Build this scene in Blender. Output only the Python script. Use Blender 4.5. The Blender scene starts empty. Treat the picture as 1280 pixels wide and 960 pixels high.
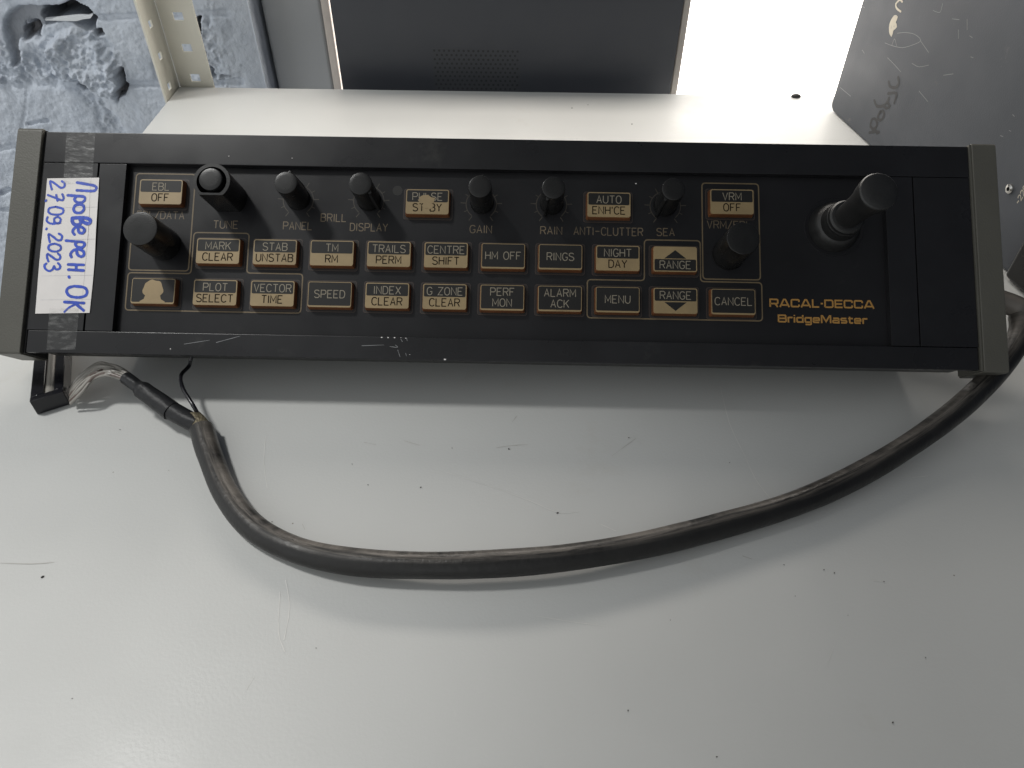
import bpy, bmesh, math, random
import numpy as np
from mathutils import Vector, Matrix, noise
random.seed(4)
rng = np.random.default_rng(7)
S = bpy.context.scene
COL = S.collection
R = math.radians

# ------------------------------------------------------------------ camera
CAM = np.array([0.010533, -0.285346, 0.288781])
CR = np.array([[0.9997770, 0.0203155, 0.0057710],      # columns (after transposing): right, up, back
               [-0.0182316, 0.6923043, 0.7213754],
               [0.0106598, -0.7213196, 0.6925203]]).T
cd = bpy.data.cameras.new('camera')
cd.sensor_width = 36.0; cd.lens = 27.0; cd.clip_start = 0.01; cd.clip_end = 100
cam = bpy.data.objects.new('camera', cd); COL.objects.link(cam)
cam.matrix_world = Matrix([[*CR[i], CAM[i]] for i in range(3)] + [[0, 0, 0, 1]])
S.camera = cam

# ------------------------------------------------------------------ light
S.view_settings.view_transform = 'Standard'; S.view_settings.look = 'None'
S.view_settings.exposure = 0.0; S.view_settings.gamma = 1.0
wd = bpy.data.worlds.new('World'); S.world = wd; wd.use_nodes = True
wn = wd.node_tree.nodes; wl = wd.node_tree.links
bg = wn['Background']
tc = wn.new('ShaderNodeTexCoord')
rp = wn.new('ShaderNodeValToRGB')                         # pale room to the left, dim blue-grey room to the right
mr = wn.new('ShaderNodeMapRange'); mr.inputs[1].default_value = -1; mr.inputs[2].default_value = 1
dt = wn.new('ShaderNodeVectorMath'); dt.operation = 'DOT_PRODUCT'; dt.inputs[1].default_value = (0.78, 0.52, 0.0)
wl.new(tc.outputs['Generated'], dt.inputs[0]); wl.new(dt.outputs['Value'], mr.inputs[0]); wl.new(mr.outputs[0], rp.inputs[0])
e = rp.color_ramp.elements
e[0].position = 0.10; e[0].color = (1.30, 1.33, 1.33, 1)
e[1].position = 0.95; e[1].color = (0.040, 0.050, 0.070, 1)
m_ = e.new(0.45); m_.color = (0.24, 0.245, 0.245, 1)
m2_ = e.new(0.60); m2_.color = (0.075, 0.086, 0.112, 1)
wl.new(rp.outputs[0], bg.inputs[0]); bg.inputs[1].default_value = 0.75

def area(name, loc, target, sx_, sy_, power, col=(1, 1, 1), spread=180):
    l = bpy.data.lights.new(name, 'AREA'); l.shape = 'RECTANGLE'; l.size = sx_; l.size_y = sy_
    l.energy = power; l.color = col; l.spread = R(spread)
    o = bpy.data.objects.new(name, l); COL.objects.link(o); o.location = loc
    o.rotation_euler = (Vector(target) - Vector(loc)).to_track_quat('-Z', 'Y').to_euler()
    return o
def spot(name, loc, target, angle, blend, radius, power, col=(1, 1, 1)):
    l = bpy.data.lights.new(name, 'SPOT'); l.spot_size = R(angle); l.spot_blend = blend
    l.shadow_soft_size = radius; l.energy = power; l.color = col
    o = bpy.data.objects.new(name, l); COL.objects.link(o); o.location = loc
    o.rotation_euler = (Vector(target) - Vector(loc)).to_track_quat('-Z', 'Y').to_euler()
    return o
area('window_light', (-0.02, 0.54, 0.40), (-0.02, 0.24, 0), 0.62, 0.10, 1.25, (1.0, 0.93, 0.85), 120)
SP = Vector((-0.95, 0.12, 1.80)); ST = Vector((-0.60, -0.05, 0))
edge = math.degrees((ST - SP).angle(Vector((0.075, -0.08, 0)) - SP))      # its beam ends just right of the middle of the shelf
spot('added_left_spot', SP, ST, 2 * edge, 0.20, 0.13, 82, (1, 0.995, 0.97))  # added spot, no known lamp; its cone edge leaves the shelf's right side darker

# ------------------------------------------------------------------ frames of reference (measured from the photograph)
A = np.array([0.99999847, 0, -0.00175085])               # console, along its length
B = np.array([-0.00077357, -0.77778224, -0.62853337])    # console, down its face
N = np.array([0.00136178, -0.62853379, 0.77778109])      # console, out of its face
O = np.array([-0.23990899, 0.09113341, 0.10406600])      # console, top left corner of the face
def F(u, v, h=0.0):                                      # millimetres on the console face -> world
    return O + (A * u + B * v + N * h) / 1000
def ray(px, py):
    return CR @ np.array([(px - 640) / 960, -(py - 480) / 960, -1.0])
def onz(px, py, z=0.0):
    d = ray(px, py); return CAM + d * (z - CAM[2]) / d[2]
def ony(px, py, y):
    d = ray(px, py); return CAM + d * (y - CAM[1]) / d[1]
def onp(px, py, q, n):
    d = ray(px, py); return CAM + d * ((q - CAM) @ n) / (d @ n)
def fuv(px, py, h=0.0):
    q = onp(px, py, O + N * h / 1000, N) - O
    return (q @ A) * 1000, (q @ B) * 1000

# ------------------------------------------------------------------ materials
def mat(name, base=(0.5, 0.5, 0.5), rough=0.5, metal=0.0, spec=0.5, bump=0.0, bscale=200.0, var=0.0, vscale=20.0,
        coat=0.0, rvar=0.0, dark=None, dscale=40.0, damount=0.0):
    m = bpy.data.materials.new(name); m.use_nodes = True
    nt = m.node_tree; p = nt.nodes['Principled BSDF']; L = nt.links
    p.inputs['Base Color'].default_value = (*base, 1); p.inputs['Roughness'].default_value = rough
    p.inputs['Metallic'].default_value = metal; p.inputs['Specular IOR Level'].default_value = spec
    p.inputs['Coat Weight'].default_value = coat
    t = nt.nodes.new('ShaderNodeTexCoord')
    cur = None
    if var or dark:
        n = nt.nodes.new('ShaderNodeTexNoise'); n.inputs['Scale'].default_value = vscale
        n.inputs['Detail'].default_value = 8; n.inputs['Roughness'].default_value = 0.6
        L.new(t.outputs['Object'], n.inputs['Vector'])
        r = nt.nodes.new('ShaderNodeValToRGB')
        r.color_ramp.elements[0].position = 0.3; r.color_ramp.elements[1].position = 0.7
        r.color_ramp.elements[0].color = (*[c * (1 - var) for c in base], 1)
        r.color_ramp.elements[1].color = (*[min(1, c * (1 + var)) for c in base], 1)
        L.new(n.outputs['Fac'], r.inputs[0]); cur = r.outputs[0]
    if dark:
        n2 = nt.nodes.new('ShaderNodeTexNoise'); n2.inputs['Scale'].default_value = dscale
        n2.inputs['Detail'].default_value = 10; n2.inputs['Roughness'].default_value = 0.7
        L.new(t.outputs['Object'], n2.inputs['Vector'])
        r2 = nt.nodes.new('ShaderNodeValToRGB')
        r2.color_ramp.elements[0].position = 0.66 - damount * 0.3; r2.color_ramp.elements[1].position = 0.76 - damount * 0.2
        r2.color_ramp.elements[0].color = (0, 0, 0, 1); r2.color_ramp.elements[1].color = (1, 1, 1, 1)
        L.new(n2.outputs['Fac'], r2.inputs[0])
        mx = nt.nodes.new('ShaderNodeMixRGB'); mx.inputs[2].default_value = (*dark, 1)
        L.new(r2.outputs[0], mx.inputs[0]); L.new(cur, mx.inputs[1]); cur = mx.outputs[0]
    if cur: L.new(cur, p.inputs['Base Color'])
    if rvar:
        n3 = nt.nodes.new('ShaderNodeTexNoise'); n3.inputs['Scale'].default_value = 35; n3.inputs['Detail'].default_value = 7
        L.new(t.outputs['Object'], n3.inputs['Vector'])
        q = nt.nodes.new('ShaderNodeMapRange'); q.inputs[1].default_value = 0.35; q.inputs[2].default_value = 0.65
        q.inputs[3].default_value = rough - rvar; q.inputs[4].default_value = rough + rvar
        L.new(n3.outputs['Fac'], q.inputs[0]); L.new(q.outputs[0], p.inputs['Roughness'])
    if bump:
        n4 = nt.nodes.new('ShaderNodeTexNoise'); n4.inputs['Scale'].default_value = bscale; n4.inputs['Detail'].default_value = 4
        L.new(t.outputs['Object'], n4.inputs['Vector'])
        b = nt.nodes.new('ShaderNodeBump'); b.inputs['Strength'].default_value = bump; b.inputs['Distance'].default_value = 0.001
        L.new(n4.outputs['Fac'], b.inputs['Height']); L.new(b.outputs[0], p.inputs['Normal'])
    return m
M = {}
M['black'] = mat('black_frame_plastic', (0.013, 0.013, 0.0145), 0.31, spec=0.32, rvar=0.05, bump=0.03, bscale=1500, var=0.2, vscale=30, dark=(0.03, 0.03, 0.029), dscale=25, damount=0.1)
M['panel'] = mat('black_panel_film', (0.012, 0.012, 0.0135), 0.36, spec=0.27, rvar=0.08, bump=0.05, bscale=2500, var=0.15, vscale=15, dark=(0.024, 0.024, 0.023), dscale=18, damount=0.15)
M['gap'] = mat('dark_gap', (0.006, 0.006, 0.006), 0.8)
M['cap'] = mat('grey_end_cap_paint', (0.090, 0.087, 0.074), 0.45, spec=0.35, bump=0.15, bscale=1200, var=0.08, vscale=25)
M['tray'] = mat('dark_grey_tray', (0.035, 0.035, 0.034), 0.5, bump=0.2, bscale=900)
M['knob'] = mat('black_knob_plastic', (0.010, 0.010, 0.010), 0.27, spec=0.4, rvar=0.06, bump=0.04, bscale=1800, var=0.3, vscale=60)
M['rubber'] = mat('black_rubber', (0.014, 0.014, 0.014), 0.40, bump=0.12, bscale=700, var=0.3, vscale=60)
M['gold'] = mat('gold_ink', (0.15, 0.11, 0.06), 0.5, var=0.12, vscale=90)
M['ink_dim'] = mat('faded_gold_ink', (0.14, 0.105, 0.065), 0.5, var=0.25, vscale=120)
M['ink_faint'] = mat('worn_scale_ink', (0.048, 0.040, 0.030), 0.5, var=0.3, vscale=150)
M['logo'] = mat('orange_gold_ink', (0.40, 0.21, 0.05), 0.5)
M['keygold'] = mat('gold_key_face', (0.29, 0.212, 0.108), 0.42, var=0.16, vscale=45, dark=(0.27, 0.19, 0.09), dscale=70, damount=0.12)
M['keyside'] = mat('amber_key_side', (0.16, 0.060, 0.022), 0.38, var=0.25, vscale=60)
M['keydark'] = mat('dark_key_face', (0.014, 0.0135, 0.013), 0.45, spec=0.3, var=0.15, vscale=60)
M['keyline'] = mat('pale_key_lettering', (0.26, 0.23, 0.175), 0.6, spec=0.3)
M['keyblack'] = mat('dark_key_lettering', (0.012, 0.008, 0.005), 0.75, spec=0.1)
M['well_shade'] = mat('key_well_shade', (0.012, 0.009, 0.008), 0.6)
M['rim'] = mat('brown_well_rim', (0.045, 0.030, 0.024), 0.45)
M['paper'] = mat('note_paper', (0.74, 0.71, 0.69), 0.75, var=0.04, vscale=60)
M['grid'] = mat('paper_grid_ink', (0.55, 0.54, 0.56), 0.8)
M['blue'] = mat('blue_marker_ink', (0.018, 0.065, 0.46), 0.45, var=0.25, vscale=200)
M['jacket'] = mat('worn_cable_jacket', (0.014, 0.0135, 0.013), 0.42, spec=0.4, rvar=0.12, bump=0.25, bscale=350, var=0.3, vscale=50)
M['sleeve'] = mat('heat_shrink_sleeve', (0.014, 0.0145, 0.016), 0.45, spec=0.3, bump=0.5, bscale=220, rvar=0.08)
M['braid'] = mat('frayed_metal_braid', (0.20, 0.17, 0.11), 0.45, metal=0.3, bump=1.0, bscale=900, var=0.8, vscale=1100)
M['wire'] = mat('grey_wire_insulation', (0.28, 0.265, 0.24), 0.4, var=0.1, vscale=80)
M['wirered'] = mat('brown_wire_insulation', (0.11, 0.08, 0.068), 0.4)
M['plug'] = mat('black_plug_plastic', (0.010, 0.010, 0.013), 0.22, rvar=0.06)
M['cream'] = mat('cream_rack_paint', (0.63, 0.61, 0.53), 0.40, bump=0.12, bscale=500, var=0.05, vscale=20)
M['frame'] = mat('cream_window_frame', (0.58, 0.52, 0.47), 0.5, var=0.06, vscale=40)
M['caseside'] = mat('grey_case_edge', (0.40, 0.37, 0.34), 0.45)
M['case'] = mat('dark_case_paint', (0.044, 0.048, 0.058), 0.42, bump=0.1, bscale=900, rvar=0.05)
M['plaster'] = mat('smooth_grey_panel', (0.36, 0.37, 0.38), 0.55, var=0.05, vscale=10)
M['box'] = mat('grey_box_paint', (0.076, 0.082, 0.093), 0.52, rvar=0.06, spec=0.35, bump=0.1, bscale=900, var=0.12, vscale=14, dark=(0.14, 0.14, 0.14), dscale=50, damount=0.08)
M['marker'] = mat('black_marker', (0.026, 0.026, 0.028), 0.5)
M['chalk'] = mat('cream_paint_mark', (0.55, 0.50, 0.40), 0.6)
M['scr'] = mat('pale_scratch', (0.24, 0.245, 0.25), 0.5)
M['chrome'] = mat('bright_screw_metal', (0.62, 0.61, 0.58), 0.22, metal=1.0)
M['speck'] = mat('dark_grit', (0.03, 0.028, 0.026), 0.7)
M['white_scr'] = mat('shelf_scratch', (0.66, 0.655, 0.63), 0.5)
M['grey_scr'] = mat('shelf_scuff', (0.43, 0.42, 0.39), 0.6)
M['shard'] = mat('paint_shard', (0.62, 0.64, 0.66), 0.5)

def shelf_mat():
    m = mat('shelf_paint', (0.56, 0.56, 0.53), 0.36)
    nt = m.node_tree; p = nt.nodes['Principled BSDF']; L = nt.links
    t = nt.nodes.new('ShaderNodeTexCoord')
    big = nt.nodes.new('ShaderNodeTexNoise'); big.inputs['Scale'].default_value = 5; big.inputs['Detail'].default_value = 6
    L.new(t.outputs['Object'], big.inputs['Vector'])
    r = nt.nodes.new('ShaderNodeValToRGB'); r.color_ramp.elements[0].position = 0.35; r.color_ramp.elements[1].position = 0.65
    r.color_ramp.elements[0].color = (0.53, 0.535, 0.52, 1); r.color_ramp.elements[1].color = (0.575, 0.58, 0.565, 1)
    L.new(big.outputs['Fac'], r.inputs[0])
    # sparse dirt specks
    v = nt.nodes.new('ShaderNodeTexVoronoi'); v.inputs['Scale'].default_value = 55
    L.new(t.outputs['Object'], v.inputs['Vector'])
    lt = nt.nodes.new('ShaderNodeMath'); lt.operation = 'LESS_THAN'; lt.inputs[1].default_value = 0.022
    L.new(v.outputs['Distance'], lt.inputs[0])
    sc = nt.nodes.new('ShaderNodeSeparateColor'); L.new(v.outputs['Color'], sc.inputs[0])
    g2 = nt.nodes.new('ShaderNodeMath'); g2.operation = 'GREATER_THAN'; g2.inputs[1].default_value = 0.8; L.new(sc.outputs[0], g2.inputs[0])
    mu = nt.nodes.new('ShaderNodeMath'); mu.operation = 'MULTIPLY'; L.new(lt.outputs[0], mu.inputs[0]); L.new(g2.outputs[0], mu.inputs[1])
    mx = nt.nodes.new('ShaderNodeMixRGB'); mx.inputs[2].default_value = (0.25, 0.23, 0.2, 1)
    L.new(mu.outputs[0], mx.inputs[0]); L.new(r.outputs[0], mx.inputs[1]); L.new(mx.outputs[0], p.inputs['Base Color'])
    n = nt.nodes.new('ShaderNodeTexNoise'); n.inputs['Scale'].default_value = 650; n.inputs['Detail'].default_value = 3
    L.new(t.outputs['Object'], n.inputs['Vector'])
    b = nt.nodes.new('ShaderNodeBump'); b.inputs['Strength'].default_value = 0.07; b.inputs['Distance'].default_value = 0.001
    L.new(n.outputs['Fac'], b.inputs['Height']); L.new(b.outputs[0], p.inputs['Normal'])
    n3 = nt.nodes.new('ShaderNodeTexNoise'); n3.inputs['Scale'].default_value = 12; n3.inputs['Detail'].default_value = 8
    L.new(t.outputs['Object'], n3.inputs['Vector'])
    q = nt.nodes.new('ShaderNodeMapRange'); q.inputs[1].default_value = 0.35; q.inputs[2].default_value = 0.65
    q.inputs[3].default_value = 0.34; q.inputs[4].default_value = 0.50
    L.new(n3.outputs['Fac'], q.inputs[0]); L.new(q.outputs[0], p.inputs['Roughness'])
    return m
M['shelf'] = shelf_mat()
def shelf_wear():
    m = M['shelf']; nt = m.node_tree; p = nt.nodes['Principled BSDF']; L = nt.links
    t = nt.nodes.new('ShaderNodeTexCoord')
    cur = p.inputs['Base Color'].links[0].from_socket
    for rot, sc_, thr, col_, seed in ((0.5, (4, 90, 1), 0.735, (0.60, 0.60, 0.585), 0.0), (-0.9, (5, 110, 1), 0.745, (0.50, 0.495, 0.475), 3.1), (1.3, (6, 120, 1), 0.745, (0.60, 0.60, 0.58), 7.7)):
        mp = nt.nodes.new('ShaderNodeMapping'); mp.inputs['Rotation'].default_value = (0, 0, rot); mp.inputs['Scale'].default_value = sc_; mp.inputs['Location'].default_value = (seed, seed, 0)
        ro = nt.nodes.new('ShaderNodeMapping'); ro.inputs['Rotation'].default_value = (0, 0, rot); mp.inputs['Rotation'].default_value = (0, 0, 0)
        L.new(t.outputs['Object'], ro.inputs[0]); L.new(ro.outputs[0], mp.inputs[0])
        n = nt.nodes.new('ShaderNodeTexNoise'); n.inputs['Scale'].default_value = 3.0; n.inputs['Detail'].default_value = 4
        L.new(mp.outputs[0], n.inputs['Vector'])
        r = nt.nodes.new('ShaderNodeMapRange'); r.inputs[1].default_value = thr; r.inputs[2].default_value = thr + 0.03
        L.new(n.outputs['Fac'], r.inputs[0])
        mx = nt.nodes.new('ShaderNodeMixRGB'); mx.inputs[2].default_value = (*col_, 1); L.new(r.outputs[0], mx.inputs[0]); L.new(cur, mx.inputs[1]); cur = mx.outputs[0]
    n = nt.nodes.new('ShaderNodeTexNoise'); n.inputs['Scale'].default_value = 9; n.inputs['Detail'].default_value = 9; n.inputs['Roughness'].default_value = 0.7
    L.new(t.outputs['Object'], n.inputs['Vector'])
    r = nt.nodes.new('ShaderNodeMapRange'); r.inputs[1].default_value = 0.60; r.inputs[2].default_value = 0.76; r.inputs[4].default_value = 0.5
    L.new(n.outputs['Fac'], r.inputs[0])
    mx = nt.nodes.new('ShaderNodeMixRGB'); mx.inputs[2].default_value = (0.47, 0.45, 0.40, 1); L.new(r.outputs[0], mx.inputs[0]); L.new(cur, mx.inputs[1])
    L.new(mx.outputs[0], p.inputs['Base Color'])
shelf_wear()

def jacket_mat():            # black jacket with brown dried grime rubbed along one side
    m = M['jacket']; nt = m.node_tree; p = nt.nodes['Principled BSDF']; L = nt.links
    at = nt.nodes.new('ShaderNodeAttribute'); at.attribute_name = 'grime'
    al = nt.nodes.new('ShaderNodeAttribute'); al.attribute_name = 'along'
    n = nt.nodes.new('ShaderNodeTexNoise'); n.inputs['Scale'].default_value = 1.0; n.inputs['Detail'].default_value = 8; n.inputs['Roughness'].default_value = 0.7
    cx = nt.nodes.new('ShaderNodeCombineXYZ'); a1 = nt.nodes.new('ShaderNodeMath'); a1.operation = 'MULTIPLY'; a1.inputs[1].default_value = 34
    L.new(al.outputs['Fac'], a1.inputs[0]); L.new(a1.outputs[0], cx.inputs[0])
    a2 = nt.nodes.new('ShaderNodeMath'); a2.operation = 'MULTIPLY'; a2.inputs[1].default_value = 3.2
    L.new(at.outputs['Fac'], a2.inputs[0]); L.new(a2.outputs[0], cx.inputs[1]); L.new(cx.outputs[0], n.inputs['Vector'])
    r = nt.nodes.new('ShaderNodeMapRange'); r.inputs[1].default_value = 0.40; r.inputs[2].default_value = 0.60
    L.new(n.outputs['Fac'], r.inputs[0])
    mu = nt.nodes.new('ShaderNodeMath'); mu.operation = 'MULTIPLY'; mu.use_clamp = True; L.new(r.outputs[0], mu.inputs[0]); L.new(at.outputs['Fac'], mu.inputs[1])
    old = p.inputs['Base Color'].links[0].from_socket
    mx = nt.nodes.new('ShaderNodeMixRGB'); mx.inputs[2].default_value = (0.165, 0.148, 0.13, 1)
    L.new(mu.outputs[0], mx.inputs[0]); L.new(old, mx.inputs[1]); L.new(mx.outputs[0], p.inputs['Base Color'])
jacket_mat()

def wall_mat():
    m = mat('blue_painted_brick', (0.42, 0.46, 0.53), 0.62, bump=0.9, bscale=330)
    nt = m.node_tree; p = nt.nodes['Principled BSDF']; L = nt.links
    t = nt.nodes.new('ShaderNodeTexCoord')
    n = nt.nodes.new('ShaderNodeTexNoise'); n.inputs['Scale'].default_value = 28; n.inputs['Detail'].default_value = 10; n.inputs['Roughness'].default_value = 0.65
    L.new(t.outputs['Object'], n.inputs['Vector'])
    r = nt.nodes.new('ShaderNodeValToRGB'); r.color_ramp.elements[0].position = 0.3; r.color_ramp.elements[1].position = 0.72
    r.color_ramp.elements[0].color = (0.43, 0.475, 0.545, 1); r.color_ramp.elements[1].color = (0.555, 0.595, 0.655, 1)
    L.new(n.outputs['Fac'], r.inputs[0])
    at = nt.nodes.new('ShaderNodeAttribute'); at.attribute_name = 'bare'
    mx = nt.nodes.new('ShaderNodeMixRGB'); mx.inputs[2].default_value = (0.13, 0.13, 0.14, 1)
    L.new(at.outputs['Fac'], mx.inputs[0]); L.new(r.outputs[0], mx.inputs[1]); L.new(mx.outputs[0], p.inputs['Base Color'])
    return m
M['wall'] = wall_mat()

def tape_mat():
    m = bpy.data.materials.new('clear_tape'); m.use_nodes = True; nt = m.node_tree; L = nt.links
    p = nt.nodes['Principled BSDF']; p.inputs['Base Color'].default_value = (0.45, 0.45, 0.44, 1); p.inputs['Roughness'].default_value = 0.25
    t = nt.nodes.new('ShaderNodeTexCoord')
    n = nt.nodes.new('ShaderNodeTexNoise'); n.inputs['Scale'].default_value = 230; n.inputs['Detail'].default_value = 7
    mp = nt.nodes.new('ShaderNodeMapping'); mp.inputs['Rotation'].default_value = (0, 0, 0.6); mp.inputs['Scale'].default_value = (0.8, 2.0, 1)
    L.new(t.outputs['Object'], mp.inputs[0]); L.new(mp.outputs[0], n.inputs['Vector'])
    r = nt.nodes.new('ShaderNodeValToRGB'); r.color_ramp.elements[0].position = 0.48; r.color_ramp.elements[1].position = 0.68
    r.color_ramp.elements[0].color = (0.07, 0.07, 0.07, 1); r.color_ramp.elements[1].color = (0.26, 0.26, 0.26, 1)
    L.new(n.outputs['Fac'], r.inputs[0]); L.new(r.outputs[0], p.inputs['Alpha'])
    b = nt.nodes.new('ShaderNodeBump'); b.inputs['Strength'].default_value = 0.5; b.inputs['Distance'].default_value = 0.001
    L.new(n.outputs['Fac'], b.inputs['Height']); L.new(b.outputs[0], p.inputs['Normal'])
    return m
M['tape'] = tape_mat()
def emit(name, col, st):
    m = bpy.data.materials.new(name); m.use_nodes = True
    p = m.node_tree.nodes['Principled BSDF']; p.inputs['Base Color'].default_value = (*col, 1)
    p.inputs['Emission Color'].default_value = (*col, 1); p.inputs['Emission Strength'].default_value = st
    return m
M['daylight'] = emit('overexposed_daylight_pane', (1.0, 0.95, 0.89), 4.0)

# ------------------------------------------------------------------ mesh helpers (all in world coordinates)
INV = {}
def link(name, bm, m, parent=None, sharp=38, label=None):
    me = bpy.data.meshes.new(name)
    bmesh.ops.recalc_face_normals(bm, faces=bm.faces[:]) if bm.faces else None
    if parent is not None: bm.transform(INV[parent.name])
    bm.to_mesh(me); bm.free()
    me.materials.append(m)
    if sharp is not None and len(me.polygons):
        me.polygons.foreach_set('use_smooth', [True] * len(me.polygons))
        me.set_sharp_from_angle(angle=R(sharp))
    o = bpy.data.objects.new(name, me); COL.objects.link(o)
    if sharp is not None and len(me.polygons) > 4:
        wnm = o.modifiers.new('weighted_normal', 'WEIGHTED_NORMAL'); wnm.keep_sharp = True; wnm.weight = 80
    if parent is not None:
        o.parent = parent; INV[o.name] = INV[parent.name]
    else: INV[o.name] = Matrix.Identity(4)
    if label: o['label'] = label
    return o
def thing(name, label, cat, mw, group=None):
    o = bpy.data.objects.new(name, None); COL.objects.link(o); o.empty_display_size = 0.03
    o.matrix_world = mw; o['label'] = label; o['category'] = cat
    if group: o['group'] = group
    INV[o.name] = mw.inverted()
    return o
def tag(o, label, cat, kind=None, group=None):
    o['label'] = label; o['category'] = cat
    if kind: o['kind'] = kind
    if group: o['group'] = group
def quadstrip_box(bm, pts8):
    v = [bm.verts.new(p) for p in pts8]
    for f in ((0, 3, 2, 1), (4, 5, 6, 7), (0, 1, 5, 4), (1, 2, 6, 5), (2, 3, 7, 6), (3, 0, 4, 7)):
        bm.faces.new([v[i] for i in f])
    return v
def bevel(bm, w, seg=2, edges=None):
    bmesh.ops.bevel(bm, geom=edges or bm.edges[:], offset=w, segments=seg, profile=0.5, affect='EDGES', clamp_overlap=True)
def fbox(u0, u1, v0, v1, h0, h1, bev=0.4, taper=0.0, seg=2):        # box on the console face, mm
    bm = bmesh.new(); t = taper
    quadstrip_box(bm, [F(u0, v0, h0), F(u1, v0, h0), F(u1, v1, h0), F(u0, v1, h0),
                       F(u0 + t, v0 + t, h1), F(u1 - t, v0 + t, h1), F(u1 - t, v1 - t, h1), F(u0 + t, v1 - t, h1)])
    if bev: bevel(bm, bev / 1000, seg)
    return bm
def wbox(x0, x1, y0, y1, z0, z1, bev=0.001, seg=2):
    bm = bmesh.new()
    quadstrip_box(bm, [(x0, y0, z0), (x1, y0, z0), (x1, y1, z0), (x0, y1, z0), (x0, y0, z1), (x1, y0, z1), (x1, y1, z1), (x0, y1, z1)])
    if bev: bevel(bm, bev, seg)
    return bm
def extrude_poly(bm, pa, pb):                                        # closed prism between two matching outlines
    a = [bm.verts.new(p) for p in pa]; b = [bm.verts.new(p) for p in pb]; n = len(a)
    bm.faces.new(a); bm.faces.new(b[::-1])
    for i in range(n): bm.faces.new([a[i], b[i], b[(i + 1) % n], a[(i + 1) % n]])
def rrect(u0, u1, v0, v1, r, k=5):
    out = []
    for cu, cv, a0 in ((u1 - r, v0 + r, -90), (u1 - r, v1 - r, 0), (u0 + r, v1 - r, 90), (u0 + r, v0 + r, 180)):
        for i in range(k + 1):
            a = R(a0 + 90 * i / k); out.append((cu + r * math.cos(a), cv + r * math.sin(a)))
    return out
def fslab(poly, h0, h1, bm=None):                                     # flat plate on the face from a (u,v) outline
    bm = bm or bmesh.new()
    extrude_poly(bm, [F(u, v, h0) for u, v in poly], [F(u, v, h1) for u, v in poly]); return bm
def lathe(prof, cu, cv, seg=56, flute=0, fdep=0.0, du=0, dv=0, ang=0):  # profile (r,h) mm about the face normal
    bm = bmesh.new(); rings = []
    for r, h in prof:
        if r < 1e-6: rings.append([bm.verts.new(F(cu + du * h, cv + dv * h, h))]); continue
        ring = []
        for i in range(seg):
            a = 2 * math.pi * i / seg
            rr = r * (1 - (fdep * (0.5 + 0.5 * math.cos(flute * a)) ** 3 if flute else 0))
            ring.append(bm.verts.new(F(cu + du * h + rr * math.cos(a + ang), cv + dv * h + rr * math.sin(a + ang), h)))
        rings.append(ring)
    for a, b in zip(rings, rings[1:]):
        for i in range(seg):
            j = (i + 1) % seg
            if len(a) == 1: bm.faces.new([a[0], b[j], b[i]])
            elif len(b) == 1: bm.faces.new([a[i], a[j], b[0]])
            else: bm.faces.new([a[i], a[j], b[j], b[i]])
    return bm
def smooth_line(pts, sub=6, closed=False):
    P = [np.array(p, float) for p in pts]; n = len(P); out = []
    for i in range(n if closed else n - 1):
        p0 = P[i - 1] if (i > 0 or closed) else 2 * P[0] - P[1]
        p1 = P[i]; p2 = P[(i + 1) % n]
        p3 = P[(i + 2) % n] if (i + 2 < n or closed) else 2 * P[-1] - P[-2]
        for k in range(sub):
            t = k / sub
            out.append(0.5 * ((2 * p1) + (-p0 + p2) * t + (2 * p0 - 5 * p1 + 4 * p2 - p3) * t * t + (-p0 + 3 * p1 - 3 * p2 + p3) * t ** 3))
    if not closed: out.append(P[-1])
    return out
def ribbon(bm, pts, w, fn, closed=False, caps=False, jitter=0.0):     # flat inked stroke; fn maps 2-D to world
    P = [np.array(p, float) for p in pts]
    Q = [P[0]]
    for p in P[1:]:
        if np.linalg.norm(p - Q[-1]) > 1e-6: Q.append(p)
    if closed and np.linalg.norm(Q[0] - Q[-1]) < 1e-6: Q.pop()
    P = Q; n = len(P)
    if n < 2: return
    L, Rr = [], []
    for i in range(n):
        d1 = P[i] - P[i - 1] if (i > 0 or closed) else P[1] - P[0]
        d2 = P[(i + 1) % n] - P[i] if (i < n - 1 or closed) else P[-1] - P[-2]
        d1 = d1 / np.linalg.norm(d1); d2 = d2 / np.linalg.norm(d2)
        n1 = np.array([-d1[1], d1[0]]); n2 = np.array([-d2[1], d2[0]]); mm = n1 + n2
        l = np.linalg.norm(mm)
        mm = n1 if l < 0.3 else mm / l
        k = min(1.8, 1 / max(0.3, mm @ n1)); ww = w / 2 * (1 + jitter * random.uniform(-1, 1))
        p = P[i].copy()
        if caps is True and not closed:
            if i == 0: p = p - d2 * w * 0.0
        L.append(p + mm * k * ww); Rr.append(p - mm * k * ww)
    a = [bm.verts.new(fn(*p)) for p in L]; b = [bm.verts.new(fn(*p)) for p in Rr]
    for i in range(n if closed else n - 1):
        j = (i + 1) % n; bm.faces.new([a[i], a[j], b[j], b[i]])
    if caps and not closed:
        for end, d in ((0, P[0] - P[1]), (-1, P[-1] - P[-2])):
            d = d / np.linalg.norm(d); nn = np.array([-d[1], d[0]]); ce = P[end]
            fan = [ce + (nn * math.cos(t) + d * math.sin(t)) * w / 2 for t in [math.pi * i / 6 for i in range(7)]]
            bm.faces.new([bm.verts.new(fn(*q)) for q in fan])
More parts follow.
